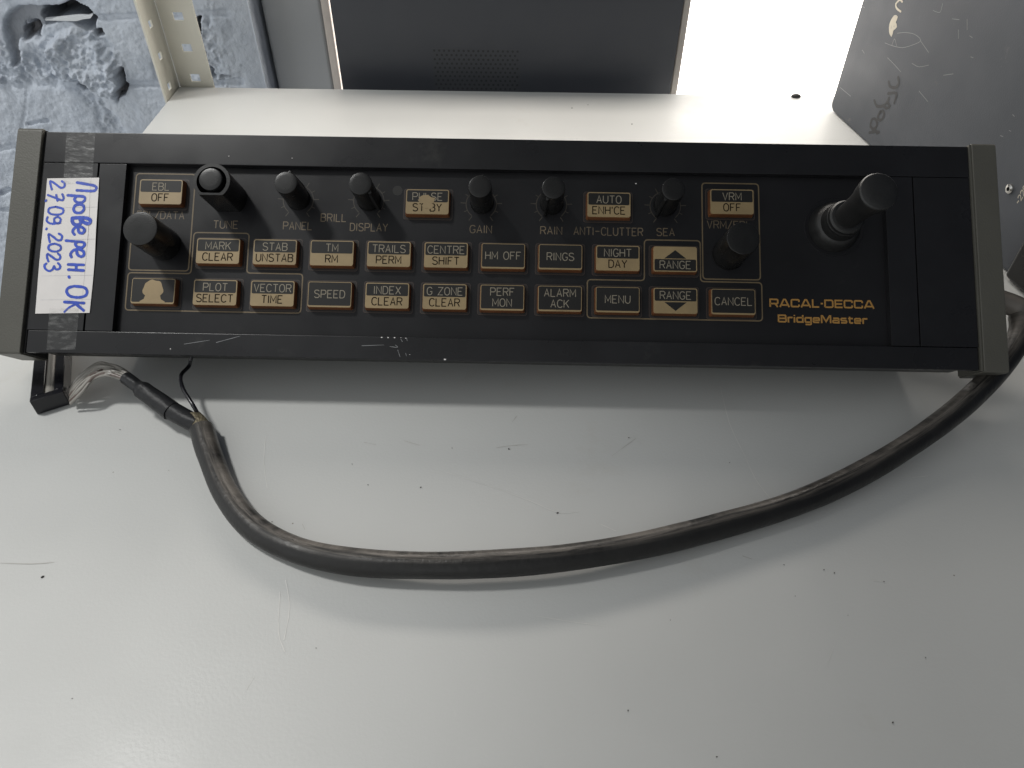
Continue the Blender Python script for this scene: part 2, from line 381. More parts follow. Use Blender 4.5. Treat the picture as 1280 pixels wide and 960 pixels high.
def tube(bm, pts, rad, seg=16, cap=True, wob=0.0, lay=None, lay2=None):
    P = [np.array(p, float) for p in pts]; n = len(P)
    rad = rad if hasattr(rad, '__len__') else [rad] * n
    rings = []; up = np.array([0, 0, 1.0])
    dist = 0.0
    for i in range(n):
        dist += np.linalg.norm(P[i] - P[i - 1]) if i else 0.0
        t = P[min(n - 1, i + 1)] - P[max(0, i - 1)]; t = t / np.linalg.norm(t)
        s = np.cross(t, up)
        if np.linalg.norm(s) < 1e-3: s = np.array([1.0, 0, 0])
        s = s / np.linalg.norm(s); c = np.cross(s, t)
        rr = []
        for k in range(seg):
            a = 2 * math.pi * k / seg
            r = rad[i] * (1 + wob * noise.noise(Vector((*(P[i] * 60), )) + Vector((0, 0, k * 0.7))))
            v = bm.verts.new(P[i] + (s * math.cos(a) + c * math.sin(a)) * r); rr.append(v)
            if lay is not None:
                w = math.cos(a - R(150))                              # grime sits on the far upper side
                v[lay] = max(0.0, min(1.0, (w - 0.05) / 0.6)) * 0.95; v[lay2] = dist
        rings.append(rr)
    for a, b in zip(rings, rings[1:]):
        for k in range(seg): bm.faces.new([a[k], a[(k + 1) % seg], b[(k + 1) % seg], b[k]])
    if cap: bm.faces.new(rings[0]); bm.faces.new(rings[-1][::-1])

# engraving alphabet: strokes in a 4 x 6 box, y up
G = {
 'A': (4, [[(0, 0), (2, 6), (4, 0)], [(0.75, 2), (3.25, 2)]]),
 'B': (4, [[(0, 0), (0, 6), (3, 6), (3.8, 5.2), (3.8, 4), (3, 3.2), (0, 3.2)], [(3, 3.2), (4, 2.4), (4, 0.9), (3, 0), (0, 0)]]),
 'C': (4, [[(4, 5), (3.4, 5.7), (2.6, 6), (1.6, 6), (0.6, 5.4), (0, 4), (0, 2), (0.6, 0.6), (1.6, 0), (2.6, 0), (3.4, 0.3), (4, 1)]]),
 'D': (4, [[(0, 0), (0, 6), (2.2, 6), (3.4, 5.4), (4, 4), (4, 2), (3.4, 0.6), (2.2, 0), (0, 0)]]),
 'E': (3.7, [[(3.7, 6), (0, 6), (0, 0), (3.7, 0)], [(0, 3.1), (2.8, 3.1)]]),
 'F': (3.6, [[(3.6, 6), (0, 6), (0, 0)], [(0, 3.1), (2.7, 3.1)]]),
 'G': (4, [[(4, 5), (3.4, 5.7), (2.6, 6), (1.6, 6), (0.6, 5.4), (0, 4), (0, 2), (0.6, 0.6), (1.6, 0), (2.6, 0), (3.4, 0.3), (4, 1.2), (4, 2.6), (2.4, 2.6)]]),
 'H': (4, [[(0, 0), (0, 6)], [(4, 0), (4, 6)], [(0, 3.1), (4, 3.1)]]),
 'I': (0.6, [[(0.3, 0), (0.3, 6)]]),
 'K': (4, [[(0, 0), (0, 6)], [(4, 6), (0, 2.2)], [(1.5, 3.6), (4, 0)]]),
 'L': (3.5, [[(0, 6), (0, 0), (3.5, 0)]]),
 'M': (4.6, [[(0, 0), (0, 6), (2.3, 1.6), (4.6, 6), (4.6, 0)]]),
 'N': (4, [[(0, 0), (0, 6), (4, 0), (4, 6)]]),
 'O': (4.2, [[(1.5, 0), (0.5, 0.7), (0, 2), (0, 4), (0.5, 5.3), (1.5, 6), (2.7, 6), (3.7, 5.3), (4.2, 4), (4.2, 2), (3.7, 0.7), (2.7, 0), (1.5, 0)]]),
 'P': (4, [[(0, 0), (0, 6), (3, 6), (4, 5.2), (4, 3.6), (3, 2.8), (0, 2.8)]]),
 'R': (4, [[(0, 0), (0, 6), (3, 6), (4, 5.2), (4, 3.8), (3, 3), (0, 3)], [(2.2, 3), (4, 0)]]),
 'S': (4, [[(3.8, 5.2), (3, 5.9), (2, 6), (1, 6), (0.1, 5.2), (0.1, 4.1), (0.9, 3.4), (3, 2.8), (4, 2), (4, 0.9), (3, 0), (1, 0), (0, 0.9)]]),
 'T': (4, [[(0, 6), (4, 6)], [(2, 6), (2, 0)]]),
 'U': (4, [[(0, 6), (0, 1.6), (0.6, 0.5), (1.5, 0), (2.5, 0), (3.4, 0.5), (4, 1.6), (4, 6)]]),
 'V': (4, [[(0, 6), (2, 0), (4, 6)]]),
 'X': (4, [[(0, 0), (4, 6)], [(0, 6), (4, 0)]]),
 'Y': (4, [[(0, 6), (2, 3), (4, 6)], [(2, 3), (2, 0)]]),
 'Z': (4, [[(0, 6), (4, 6), (0, 0), (4, 0)]]),
 '2': (4, [[(0, 4.8), (0.6, 5.7), (2, 6), (3.4, 5.6), (4, 4.5), (3.4, 3.2), (0, 0), (4, 0)]]),
 '0': (3.6, [[(1.3, 0), (0.3, 1), (0, 3), (0.3, 5), (1.3, 6), (2.3, 6), (3.3, 5), (3.6, 3), (3.3, 1), (2.3, 0), (1.3, 0)]]),
 '~': (3, [[(0, 2.6), (0.8, 3.4), (2.2, 2.6), (3, 3.4)]]),
 '-': (4, [[(0.2, 3), (3.8, 3)]]), '/': (3.4, [[(0, -0.4), (3.4, 6.4)]]), "'": (0.6, [[(0.3, 6), (0.3, 4.4)]]), ' ': (2.2, []),
}
def text_width(s, sx): return (sum(G[c][0] for c in s) + 1.5 * (len(s) - 1)) * sx
def text(bm, s, cu, cv, height, wid, fn, width=None, skew=0.0):
    sy = height / 6; sx_ = sy if width is None else width / text_width(s, 1.0)
    x = cu - text_width(s, sx_) / 2; k = 0
    for c in s:
        w, strokes = G[c]
        for st in strokes:
            k += 1; o = 0.006 * (k % 3)
            ribbon(bm, [(x + px * sx_, cv + height / 2 - py * sy) for px, py in st], wid, lambda a, b, o=o: fn(a, b, o))
        x += (w + 1.5) * sx_
def ftext(parent, name, items, m, wid, h):            # items: (string, u, v, height, width)
    for s, u, v, hh, ww in items:
        bm = bmesh.new(); text(bm, s, u, v, hh, wid, lambda a, b, o: F(a, b, h + o), ww); link(name, bm, m, parent, None)

# ================================================================== SHELF
SH = thing('shelving_unit', 'cream grey painted metal shelf with a perforated corner post, under the console', 'shelf',
           Matrix.Translation((0, 0.39, 0)))
XL = -0.303; YB = 0.396
bm = wbox(XL, 0.80, -0.60, YB, -0.032, 0.0, 0.0012, 2)
link('shelf_board', bm, M['shelf'], SH)
# perforated angle post
def perforated(bm, p0, ax, up, wdt, hgt, th, nrm, hw, hh, pitch, off, cpos):
    """flange: p0 corner, ax across, up, with a column of slots"""
    p0 = np.array(p0); ax = np.array(ax, float); up = np.array(up, float); nrm = np.array(nrm, float)
    xs = [0, cpos - hw / 2, cpos + hw / 2, wdt]; zs = [0.0]; hole = []
    z = off
    while z + hh / 2 < hgt:
        zs += [z - hh / 2, z + hh / 2]; hole.append(len(zs) - 2); z += pitch
    zs.append(hgt)
    def V(x, z_, d): return p0 + ax * x + up * z_ + nrm * d
    cache = {}
    def vv(i, j, d):
        if (i, j, d) not in cache: cache[(i, j, d)] = bm.verts.new(V(xs[i], zs[j], d * th))
        return cache[(i, j, d)]
    ishole = lambda i, j: i == 1 and j in hole
    for i in range(3):
        for j in range(len(zs) - 1):
            if ishole(i, j): continue
            for d in (0, 1): bm.faces.new([vv(i, j, d), vv(i + 1, j, d), vv(i + 1, j + 1, d), vv(i, j + 1, d)])
            for (a, b, ni, nj) in (((i, j), (i + 1, j), i, j - 1), ((i, j + 1), (i + 1, j + 1), i, j + 1), ((i, j), (i, j + 1), i - 1, j), ((i + 1, j), (i + 1, j + 1), i + 1, j)):
                outside = ni < 0 or ni > 2 or nj < 0 or nj >= len(zs) - 1
                if outside or ishole(ni, nj):
                    bm.faces.new([vv(*a, 0), vv(*b, 0), vv(*b, 1), vv(*a, 1)])
bm = bmesh.new()
PT = 0.0262; PO = (ony(236, 98, YB)[2] + 0.10) % PT
perforated(bm, (XL + 0.0005, YB + 0.003, -0.10), (1, 0, 0), (0, 0, 1), 0.031, 0.62, 0.0016, (0, -1, 0), 0.0086, 0.0068, PT, PO, 0.0160)
link('post_flange', bm, M['cream'], SH)
bm = bmesh.new()
perforated(bm, (XL - 0.0020, YB + 0.003, -0.10), (0, -1, 0), (0, 0, 1), 0.034, 0.62, 0.0016, (1, 0, 0), 0.0068, 0.0060, PT, PO, 0.0200)
link('post_flange', bm, M['cream'], SH)
# dark bolt at the back edge
c = onz(995, 120, 0.001)
bm = bmesh.new(); bmesh.ops.create_icosphere(bm, subdivisions=2, radius=0.0034, matrix=Matrix.Translation(c) @ Matrix.Diagonal((1.3, 0.8, 0.6, 1)))
link('bolt_head', bm, M['speck'], SH)
# scratches rubbed into the shelf paint
def zline(bm, pts, w, z=0.00012): ribbon(bm, [tuple(onz(*p)[:2] * 1000) for p in smooth_line(pts, 3)], w, lambda a, b: (a / 1000, b / 1000, z), jitter=0.6)
for pts, w in (([(557, 590), (610, 607), (660, 625), (698, 641), (722, 640)], 0.28), ([(900, 482), (912, 530), (930, 568), (945, 600), (965, 626)], 0.22),
               ([(357, 725), (362, 760), (355, 800)], 0.35), ([(350, 740), (348, 790), (356, 815)], 0.25), ([(308, 862), (318, 846)], 0.22),
               ([(1042, 808), (1034, 830)], 0.16), ([(750, 655), (770, 664)], 0.3), ([(1090, 726), (1106, 727)], 0.3), ([(1140, 597), (1160, 595)], 0.3),
               ([(670, 770), (720, 778), (760, 783)], 0.18), ([(332, 545), (330, 580), (334, 610)], 0.3)):
    bm = bmesh.new(); zline(bm, pts, w); link('scratch', bm, M['white_scr'], SH, None)
for pts, w in (([(0, 704), (40, 705), (68, 703)], 0.25), ([(505, 551), (525, 557)], 0.2), ([(928, 695), (940, 699)], 0.25),
               ([(620, 560), (640, 557), (660, 556)], 0.3), ([(640, 528), (646, 520)], 0.3), ([(765, 570), (795, 548)], 0.16),
               ([(378, 655), (381, 662)], 0.4), ([(455, 553), (470, 556)], 0.25)):
    bm = bmesh.new(); zline(bm, pts, w); link('scuff', bm, M['grey_scr'], SH, None)
# grit lying on it
bm = bmesh.new()
for px, py, r in ((53, 721, 1.0), (150, 537, 0.45), (697, 641, 0.8), (636, 561, 0.8), (460, 606, 0.5), (526, 609, 0.6), (786, 547, 0.5), (1006, 640, 0.4), (1116, 903, 0.6), (785, 888, 0.5), (896, 946, 0.5),
                  (1157, 822, 0.4), (90, 873, 0.35), (440, 580, 0.4), (565, 560, 0.4), (790, 155, 1.0), (715, 135, 0.9), (735, 131, 0.8), (1030, 712, 0.5), (1043, 716, 0.5), (340, 652, 0.4), (211, 588, 0.3), (395, 810, 0.35),
                  (912, 578, 0.4), (980, 706, 0.4), (994, 745, 0.35), (1105, 727, 0.4), (1060, 769, 0.3), (838, 775, 0.3)):
    c = onz(px, py, 0.0003)
    bmesh.ops.create_icosphere(bm, subdivisions=1, radius=0.8 * r / 1000, matrix=Matrix.Translation(c) @ Matrix.Rotation(random.random() * 3, 4, 'Z') @ Matrix.Diagonal((1, 0.6, 0.45, 1)))
o = link('grit', bm, M['speck']); tag(o, 'dark grit specks scattered on the grey shelf top', 'grit', 'stuff')

# ================================================================== BACKGROUND
# --- broken blue brick wall
YW = 0.462
def wallgrid():
    xs = np.concatenate([np.linspace(-1.3, -0.66, 40, endpoint=False), np.arange(-0.66, -0.246, 0.0011)])
    zs = np.concatenate([np.linspace(-0.9, -0.31, 40, endpoint=False), np.arange(-0.31, 0.085, 0.0011), np.linspace(0.086, 0.25, 40)])
    Xg, Zg = np.meshgrid(xs, zs); H = np.zeros_like(Xg); bare = np.zeros_like(Xg)
    def P(pts): return np.array([[q[0], q[2]] for q in (ony(x, y, YW) for x, y in pts)])
    def sdist(poly, closed=True):
        d = np.full(Xg.shape, 9.0); ins = np.zeros(Xg.shape, bool); n = len(poly)
        for i in range(n if closed else n - 1):
            a = poly[i]; b = poly[(i + 1) % n]; ab = b - a
            t = np.clip(((Xg - a[0]) * ab[0] + (Zg - a[1]) * ab[1]) / (ab @ ab), 0, 1)
            d = np.minimum(d, np.hypot(Xg - a[0] - t * ab[0], Zg - a[1] - t * ab[1]))
            if closed:
                c_ = ((a[1] > Zg) != (b[1] > Zg)) & (Xg < (b[0] - a[0]) * (Zg - a[1]) / (b[1] - a[1] + 1e-12) + a[0])
                ins ^= c_
        return np.where(ins, d, -d) if closed else d
    def nz(scale, octv=5, seed=0.0, ridged=False):
        out = np.zeros_like(Xg); flat = out.ravel()
        fx = Xg.ravel() * scale; fz = Zg.ravel() * scale
        for i in range(flat.size):
            flat[i] = noise.fractal(Vector((fx[i], fz[i], seed)), 0.9, 2.1, octv)
        return out
    n1 = nz(22, 6, 1.0); n2 = nz(70, 4, 5.0); n3 = nz(9, 3, 9.0)
    wob = n2 * 0.0022 + n1 * 0.0022
    n4 = nz(190, 3, 12.0)
    H += n3 * 0.0016 + n1 * 0.0013 + n2 * 0.0009 + n4 * 0.0005
    sm = lambda d, w: np.clip(0.5 + d / (2 * w), 0, 1) ** 2 * (3 - 2 * np.clip(0.5 + d / (2 * w), 0, 1))
    # bed and perpend joints
    def joint(pts, w, dep, rough=0.5):
        d = sdist(P(pts), False) + wob * rough
        return -dep * (1 - sm(d - w, w * 0.9))
    for pts, w, dep in (([(-40, 110), (0, 108), (60, 107), (105, 110)], 0.0022, 0.0024), ([(150, 106), (185, 106), (300, 103)], 0.0025, 0.0035),
                        ([(116, 22), (165, 20), (300, 16)], 0.0024, 0.003), ([(35, 112), (29, 150), (24, 180)], 0.0014, 0.0010),
                        ([(34, 156), (58, 151)], 0.0014, 0.0035), ([(-20, 190), (15, 184), (60, 192), (190, 196)], 0.0022, 0.0025), ([(-30, 262), (30, 262), (100, 270)], 0.0025, 0.004),
                        ([(0, 242), (12, 238)], 0.0022, 0.006), ([(190, 60), (196, 100)], 0.0018, 0.002)):
        H += joint(pts, w, dep)
    def region(pts): return sdist(P(pts)) + wob
    # rough broken band
    for pts, k in (([(-10, 48), (30, 62), (60, 48), (120, 35), (156, 80), (158, 110), (145, 128), (100, 104), (50, 106), (-10, 108)], 1.0),
                   ([(95, 108), (125, 120), (150, 150), (158, 170), (130, 172), (118, 140), (100, 118)], 0.9), ([(240, 20), (262, 20), (275, 70), (285, 110), (262, 108), (250, 70)], 0.8)):
        d = region(pts); s_ = sm(d, 0.004); H += s_ * (n1 * 0.0055 + np.abs(n2) * 0.007 - 0.0035 + n4 * 0.0018) * k
    # lump hanging on the face
    lump = region([(60, 60), (72, 40), (88, 30), (110, 42), (132, 62), (150, 82), (157, 106), (146, 127), (128, 116), (104, 96), (92, 104), (76, 100), (62, 84)])
    H += sm(lump - 0.002, 0.003) * (0.011 + n1 * 0.005 - np.abs(n2) * 0.005 + n4 * 0.0018)
    # deep dark holes
    def hole(pts, dep, w=0.0025, b=1.0):
        nonlocal H, bare
        d = region(pts); s_ = sm(d, w); H -= s_ * dep; bare = np.maximum(bare, s_ * b)
    hole([(50, 11), (66, 6), (95, 4), (108, 10), (117, 22), (116, 34), (107, 36), (95, 30), (80, 25), (66, 29), (56, 30), (50, 22)], 0.050, 0.002)
    hole([(22, 8), (46, 10), (50, 26), (46, 46), (36, 33), (30, 30), (26, 38), (20, 60), (23, 78), (17, 82), (12, 62), (9, 40), (8, 27)], 0.011, 0.0025, 0.55)
    hole([(28, 33), (40, 32), (48, 44), (40, 44), (30, 50)], 0.02, 0.002)
    hole([(95, 107), (104, 99), (114, 111), (104, 113)], 0.016, 0.0015)
    hole([(152, 85), (156, 92), (158, 108), (152, 118), (146, 127), (144, 126), (155, 108)], 0.014, 0.0012)
    hole([(119, 40), (126, 37), (128, 42), (121, 45)], 0.012, 0.0012)
    hole([(239, 23), (250, 22), (249, 32), (247, 46), (242, 30)], 0.030, 0.0015)
    hole([(250, 58), (256, 66), (257, 72), (251, 68)], 0.008, 0.0015, 0.5)
    hole([(259, 84), (267, 88), (268, 100), (262, 98)], 0.008, 0.0015, 0.4)
    hole([(275, 95), (291, 95), (291, 98), (275, 98)], 0.004, 0.001, 0.4)
    # smooth plaster arris on the right
    xr = ony(296, 60, YW)[0]
    s_ = sm(Xg - xr + n1 * 0.001, 0.006)
    H = H * (1 - s_ * 0.85)
    return xs, zs, Xg, Zg, H, bare
xs, zs, Xg, Zg, H, bare = wallgrid()
nx, nzv = len(xs), len(zs)
me = bpy.data.meshes.new('brick_wall')
V = np.stack([Xg.ravel(), YW - H.ravel(), Zg.ravel()], 1)
idx = np.arange(nx * nzv).reshape(nzv, nx)
Fc = np.stack([idx[:-1, :-1].ravel(), idx[:-1, 1:].ravel(), idx[1:, 1:].ravel(), idx[1:, :-1].ravel()], 1)
# close the sides and back so that the wall has a thickness
nb = len(V); back = 0.16
cs = [idx[0, 0], idx[0, -1], idx[-1, -1], idx[-1, 0]]
V = np.concatenate([V, np.array([[V[c_][0], YW + back, V[c_][2]] for c_ in cs])])
faces = [tuple(f) for f in Fc]
faces.append((nb + 1, nb, nb + 3, nb + 2))
faces.append(tuple(idx[:, -1]) + (nb + 2, nb + 1)); faces.append(tuple(idx[::-1, 0]) + (nb, nb + 3))
faces.append(tuple(idx[0, ::-1]) + (nb, nb + 1)[::1]); faces.append(tuple(idx[-1, :]) + (nb + 2, nb + 3))
me.from_pydata(V.tolist(), [], faces)
at = me.attributes.new('bare', 'FLOAT', 'POINT'); at.data.foreach_set('value', np.concatenate([bare.ravel(), np.zeros(4)]))
me.polygons.foreach_set('use_smooth', [True] * len(Fc) + [False] * (len(faces) - len(Fc)))
me.materials.append(M['wall'])
o = bpy.data.objects.new('brick_wall', me); COL.objects.link(o); INV[o.name] = Matrix.Identity(4)
tag(o, 'pale blue painted brick wall with a broken dark hole, behind the left end of the shelf', 'wall')
# pale sliver lying across the hole
bm = bmesh.new(); q = [ony(56, 24.5, YW + 0.004), ony(78, 22.5, YW), ony(100, 20, YW), ony(110, 20.5, YW), ony(116, 18.5, YW), ony(113, 23, YW), ony(104, 24, YW), ony(95, 26.5, YW), ony(74, 26, YW), ony(57, 25.6, YW + 0.004)]
extrude_poly(bm, q, [p + np.array([0, 0.003, 0.001]) for p in q])
link('paint_flake', bm, M['shard'], o)

# --- gap of rough mortar, smooth grey panel beside the window
def vstrip(xa_top, xa_bot, y, zb=-0.9, zt=0.7):  # world x of a vertical edge given its pixels at rows 0 and 110
    return 0.5 * (ony(xa_top, 0, y)[0] + ony(xa_bot, 110, y)[0])
YR = 0.50
xg0 = -0.247; xg1 = vstrip(330, 352, YR)
bm = bmesh.new(); gx = np.linspace(-0.246, xg1 - 0.001, 22); gz = np.linspace(-0.5, 0.25, 300); vs = []
for z in gz:
    vs.append([bm.verts.new((x, YR + 0.012 + 0.006 * noise.fractal(Vector((x * 60, z * 60, 3)), 0.8, 2.1, 5), z)) for x in gx])
for a, b in zip(vs, vs[1:]):
    for i in range(len(gx) - 1): bm.faces.new([a[i], a[i + 1], b[i + 1], b[i]])
o = link('mortar_joint', bm, mat('grey_mortar', (0.20, 0.20, 0.195), 0.8, var=0.3, vscale=60, bump=0.6, bscale=300)); 
tag(o, 'strip of rough grey mortar between the brick wall and the smooth grey panel', 'mortar'); 
xp1 = vstrip(402, 417, YR - 0.01)
bm = wbox(xg1, xp1, YR - 0.012, YR + 0.1, -0.9, 0.25, 0.004, 3)
o = link('wall_panel', bm, M['plaster']); tag(o, 'smooth grey vertical panel between the brick wall and the window frame', 'wall panel')

# --- window
WN = thing('window', 'overexposed white window behind the shelf, between dark case and grey box', 'window', Matrix.Translation((0.1, 0.56, -0.5)))
xf0 = xp1 + 0.0006; xf1 = vstrip(412, 428.5, YR - 0.012)
link('frame', wbox(xf0, xf1, YR - 0.016, YR + 0.06, -0.9, 0.34, 0.002, 2), M['frame'], WN)
bm = wbox(xf1 + 0.0005, 0.95, 0.575, 0.580, -0.7, 0.33, 0)
link('pane', bm, M['daylight'], WN)

# --- dark equipment case in front of the window
YC = 0.418
xc0 = ony(428, 110, YC)[0]; xc1 = 0.5 * (ony(841, 110, YC)[0] + ony(853, 0, YC)[0])
CS = thing('equipment_case', 'dark charcoal metal case with a perforated vent, behind the shelf edge', 'equipment case', Matrix.Translation((0, YC + 0.03, -0.4)))
bm = wbox(xc0, xc1, YC, YC + 0.05, -0.40, 0.11, 0.0012, 2); link('body', bm, M['case'], CS)
link('edge_trim', wbox(xc1 + 0.0004, xc1 + 0.0065, YC + 0.002, YC + 0.045, -0.40, 0.11, 0.0008, 1), M['caseside'], CS)
# vent: rows of flat discs, the shade of small holes put into their colour
bm = bmesh.new()
vl = ony(540, 62, YC)[0]; vr = ony(651, 62, YC)[0]; vt = ony(600, 61, YC)[2]; vb = ony(600, 130, YC)[2]
row = 0; z = vt - 0.002
while z > vb:
    x = vl + 0.002 + (0.0022 if row % 2 else 0)
    while x < vr - 0.001:
        ring = [bm.verts.new((x + 0.0011 * math.cos(t), YC - 0.0002, z + 0.0011 * math.sin(t))) for t in [i * math.pi / 4 for i in range(8)]]
        bm.faces.new(ring); x += 0.0044
    z -= 0.0038; row += 1
link('vent_hole_discs', bm, mat('vent_hole_shade', (0.022, 0.024, 0.027), 0.6), CS, None)
bm = bmesh.new()
extrude_poly(bm, [(vl, YC - 0.00016, vb), (vr, YC - 0.00016, vb), (vr, YC - 0.00016, vt), (vl, YC - 0.00016, vt)], [(vl, YC + 0.0004, vb), (vr, YC + 0.0004, vb), (vr, YC + 0.0004, vt), (vl, YC + 0.0004, vt)])
link('vent_plate', bm, mat('vent_plate_paint', (0.046, 0.050, 0.058), 0.5), CS)

# --- grey metal box on the right
P0 = onz(1037, 137); P1 = onz(1262, 345)
dB = (P1 - P0); LB = np.linalg.norm(dB); dB /= LB
nB = np.array([dB[1], -dB[0], 0.0])          # faces the console (left)
if nB[0] > 0: nB = -nB
inn = -nB
def onbox(px, py, off=0.00015): return onp(px, py, P0 + nB * off, nB)
BX = thing('metal_box', 'large scuffed grey metal box with black marker writing, standing right of the console', 'metal box',
           Matrix([[dB[0], inn[0], 0, P0[0]], [dB[1], inn[1], 0, P0[1]], [0, 0, 1, 0], [0, 0, 0, 1]]))
bm = bmesh.new(); zu = np.array([0, 0, 1.0]); T_ = 0.42; Dp = 0.40; q0 = P0 + zu * 0.0008
outl = [q0 + zu * 0.005, q0 + zu * 0.0022 + dB * 0.0012, q0 + dB * 0.005, q0 + dB * (LB - 0.001), q0 + dB * (LB - 0.001) + zu * T_, q0 + zu * T_]
extrude_poly(bm, outl, [p + inn * Dp for p in outl]); bevel(bm, 0.0012, 2)
link('body', bm, M['box'], BX)
bm = bmesh.new(); q1 = P0 + dB * (LB + 0.0005) + nB * 0.006 + zu * 0.0012
outl = [q1, q1 + dB * 0.045, q1 + dB * 0.045 + zu * 0.43, q1 + zu * 0.43]
extrude_poly(bm, outl, [p + inn * (Dp + 0.012) for p in outl]); bevel(bm, 0.003, 3)
link('front_bezel', bm, M['knob'], BX)
def boxink(name, strokes, w, m, off=0.00015, sc=1.0, sub=3, single=False):
    bm = bmesh.new()
    for k, st in enumerate(strokes):
        fn = lambda a, b, o=off + 0.00001 * (k % 4): P0 + dB * (a / 1000) + zu * (b / 1000) + nB * o
        pts = [onbox(1000 + x / 4.571, y / 4.571) - P0 for x, y in smooth_line(st, sub)]
        ribbon(bm, [(p @ dB * 1000, p[2] * 1000) for p in pts], w, fn, caps=True, jitter=0.15)
        if single: link(name, bm, m, BX, None); bm = bmesh.new()
    if single: bm.free()
    else: link(name, bm, m, BX, None)
boxink('marker_writing', [[(402, 712), (412, 682), (432, 682), (440, 715), (420, 738), (402, 722)], [(396, 758), (424, 752), (452, 756)], [(428, 735), (440, 762)],
                          [(458, 640), (473, 634), (480, 655), (466, 684), (447, 682), (446, 660), (458, 640)],
                          [(424, 574), (440, 606), (476, 604), (498, 582), (508, 560)], [(474, 604), (495, 618), (512, 606), (500, 585)],
                          [(503, 534), (550, 534), (538, 588)], [(560, 442), (564, 476), (545, 500), (515, 494), (506, 468)]], 2.2, M['marker'])
boxink('paint_mark', [[(538, 97), (552, 100), (541, 130), (548, 152), (530, 168), (522, 198), (514, 168), (520, 128), (538, 97)], [(541, 104), (536, 130), (527, 160), (523, 188)], [(530, 125), (526, 165)]], 2.4, M['chalk'])
boxink('paint_mark', [[(572, -4), (548, 22), (553, 48), (575, 66)], [(572, -4), (584, 10)]], 1.5, M['chalk'])
boxink('scratch', [[(485, 245), (530, 262), (585, 272), (640, 258), (690, 232), (655, 196), (600, 186), (555, 190)], [(525, 258), (540, 222), (552, 262)], [(690, 235), (735, 300)],
                   [(640, 362), (680, 382), (735, 372)], [(500, 330), (540, 370), (575, 410)], [(870, 108), (910, 112)], [(905, 170), (905, 220)], [(820, 430), (875, 422)],
                   [(760, 60), (800, 70), (815, 20)], [(955, 110), (955, 170)], [(975, 325), (990, 330)], [(345, 30), (370, 45)], [(230, 500), (290, 550)], [(680, 520), (730, 580)],
                   [(355, 285), (368, 305)], [(1145, 775), (1160, 780)], [(1195, 745), (1205, 750)], [(1215, 655), (1225, 665)], [(970, 205), (985, 215)]], 0.34, M['scr'], single=True)
bm = bmesh.new(); tp = onbox(1271.5, 254) - P0; ta, tb = tp @ dB * 1000, tp[2] * 1000
text(bm, '~220 V', 0, 0, 3.4, 0.6, lambda a, b, o: P0 + dB * ((ta + b) / 1000) + zu * ((tb + 8.6 + a) / 1000) + nB * (0.00016 + o / 1000), 17)
link('voltage_lettering', bm, M['chalk'], BX, None)
sc = onbox(1263, 236, 0.0)
bm = bmesh.new()
for rr, dd, r2, d2 in ((0.0029, 0.0004, 0.0026, 0.0013),):
    seg = 24; rg = []
    for r_, d_ in ((0.0031, 0.0), (0.0029, 0.0012), (0.0016, 0.0017), (0.0013, 0.0017), (0.0012, 0.0006)):
        rg.append([bm.verts.new(sc + nB * d_ + dB * r_ * math.cos(t) + zu * r_ * math.sin(t)) for t in [2 * math.pi * i / seg for i in range(seg)]])
    for a, b in zip(rg, rg[1:]):
        for i in range(seg): bm.faces.new([a[i], a[(i + 1) % seg], b[(i + 1) % seg], b[i]])
link('screw', bm, M['chrome'], BX)
bm = bmesh.new(); bm.faces.new([bm.verts.new(sc + nB * 0.0007 + dB * 0.0013 * math.cos(t) + zu * 0.0013 * math.sin(t)) for t in [2 * math.pi * i / 12 for i in range(12)]])
link('screw_socket', bm, M['gap'], BX, None)

# ================================================================== CONSOLE
E0 = F(240, 117, -22)
CON = thing('control_console', 'long black ship radar control console with gold lettered keys, knobs and a joystick', 'control console',
            Matrix([[A[0], -B[0], N[0], E0[0]], [A[1], -B[1], N[1], E0[1]], [A[2], -B[2], N[2], E0[2]], [0, 0, 0, 1]]))
DF = 117.2
# tray under the face, and the hidden stand that props it at its slope
bm = bmesh.new()
prof = [(1.0, -5.9), (1.0, -22), (111, -22), (115.4, -19.0), (115.4, -6.6), (114.8, -5.9)]
extrude_poly(bm, [F(5, v, h) for v, h in prof], [F(475, v, h) for v, h in prof]); bevel(bm, 0.0006, 2)
link('tray', bm, M['tray'], CON)
bm = bmesh.new()
def wp(x, y, z): return (x, y, z)
pr = [(0.036, 0.0), (0.150, 0.0), (0.150, 0.02), (0.1035, 0.0885), (0.036, 0.0335)]
extrude_poly(bm, [wp(-0.205, y, z) for y, z in pr], [wp(0.22, y, z) for y, z in pr]); bevel(bm, 0.001, 1)
link('stand', bm, M['tray'], CON)
# frame: top and bottom bars, the side strips either side of the recess
HB = -3.0
link('frame_bar', fbox(0, 480, -0.3, 16.4, -5.6, 0.0, 0.45), M['black'], CON)
link('frame_bar', fbox(0.8, 479.2, 105.4, DF - 0.4, HB, 0.0, 0.45), M['black'], CON)
for u0, u1 in ((0.3, 28.7), (29.6, 43.6), (436.4, 450.4), (451.0, 479.7)):
    link('side_strip', fbox(u0, u1, 16.7, 105.1, -5.8, -0.12, 0.18), M['black'], CON)
# end caps: cheeks standing proud of the face
for s in (0, 1):
    bm = bmesh.new()
    out = [(-1.6, 0.6), (-1.6, -21), (118.0, -21), (118.0, 0.4), (117.3, 1.6), (0, 1.6), (-0.9, 1.3)]
    a, b = (-14.3, -1.1) if s == 0 else (481.0, 493.4)
    extrude_poly(bm, [F(a, v, h) for v, h in out], [F(b, v, h) for v, h in out]); bevel(bm, 0.0009, 3)
    link('end_cap', bm, M['cap'], CON)
    bm = fbox(*((-1.05, 0.1) if s == 0 else (479.9, 480.95)), -1.0, 117.2, -20, -0.6 if s == 0 else 0.9, 0.2)
    link('end_gasket', bm, M['gap'] if s == 0 else M['cap'], CON)
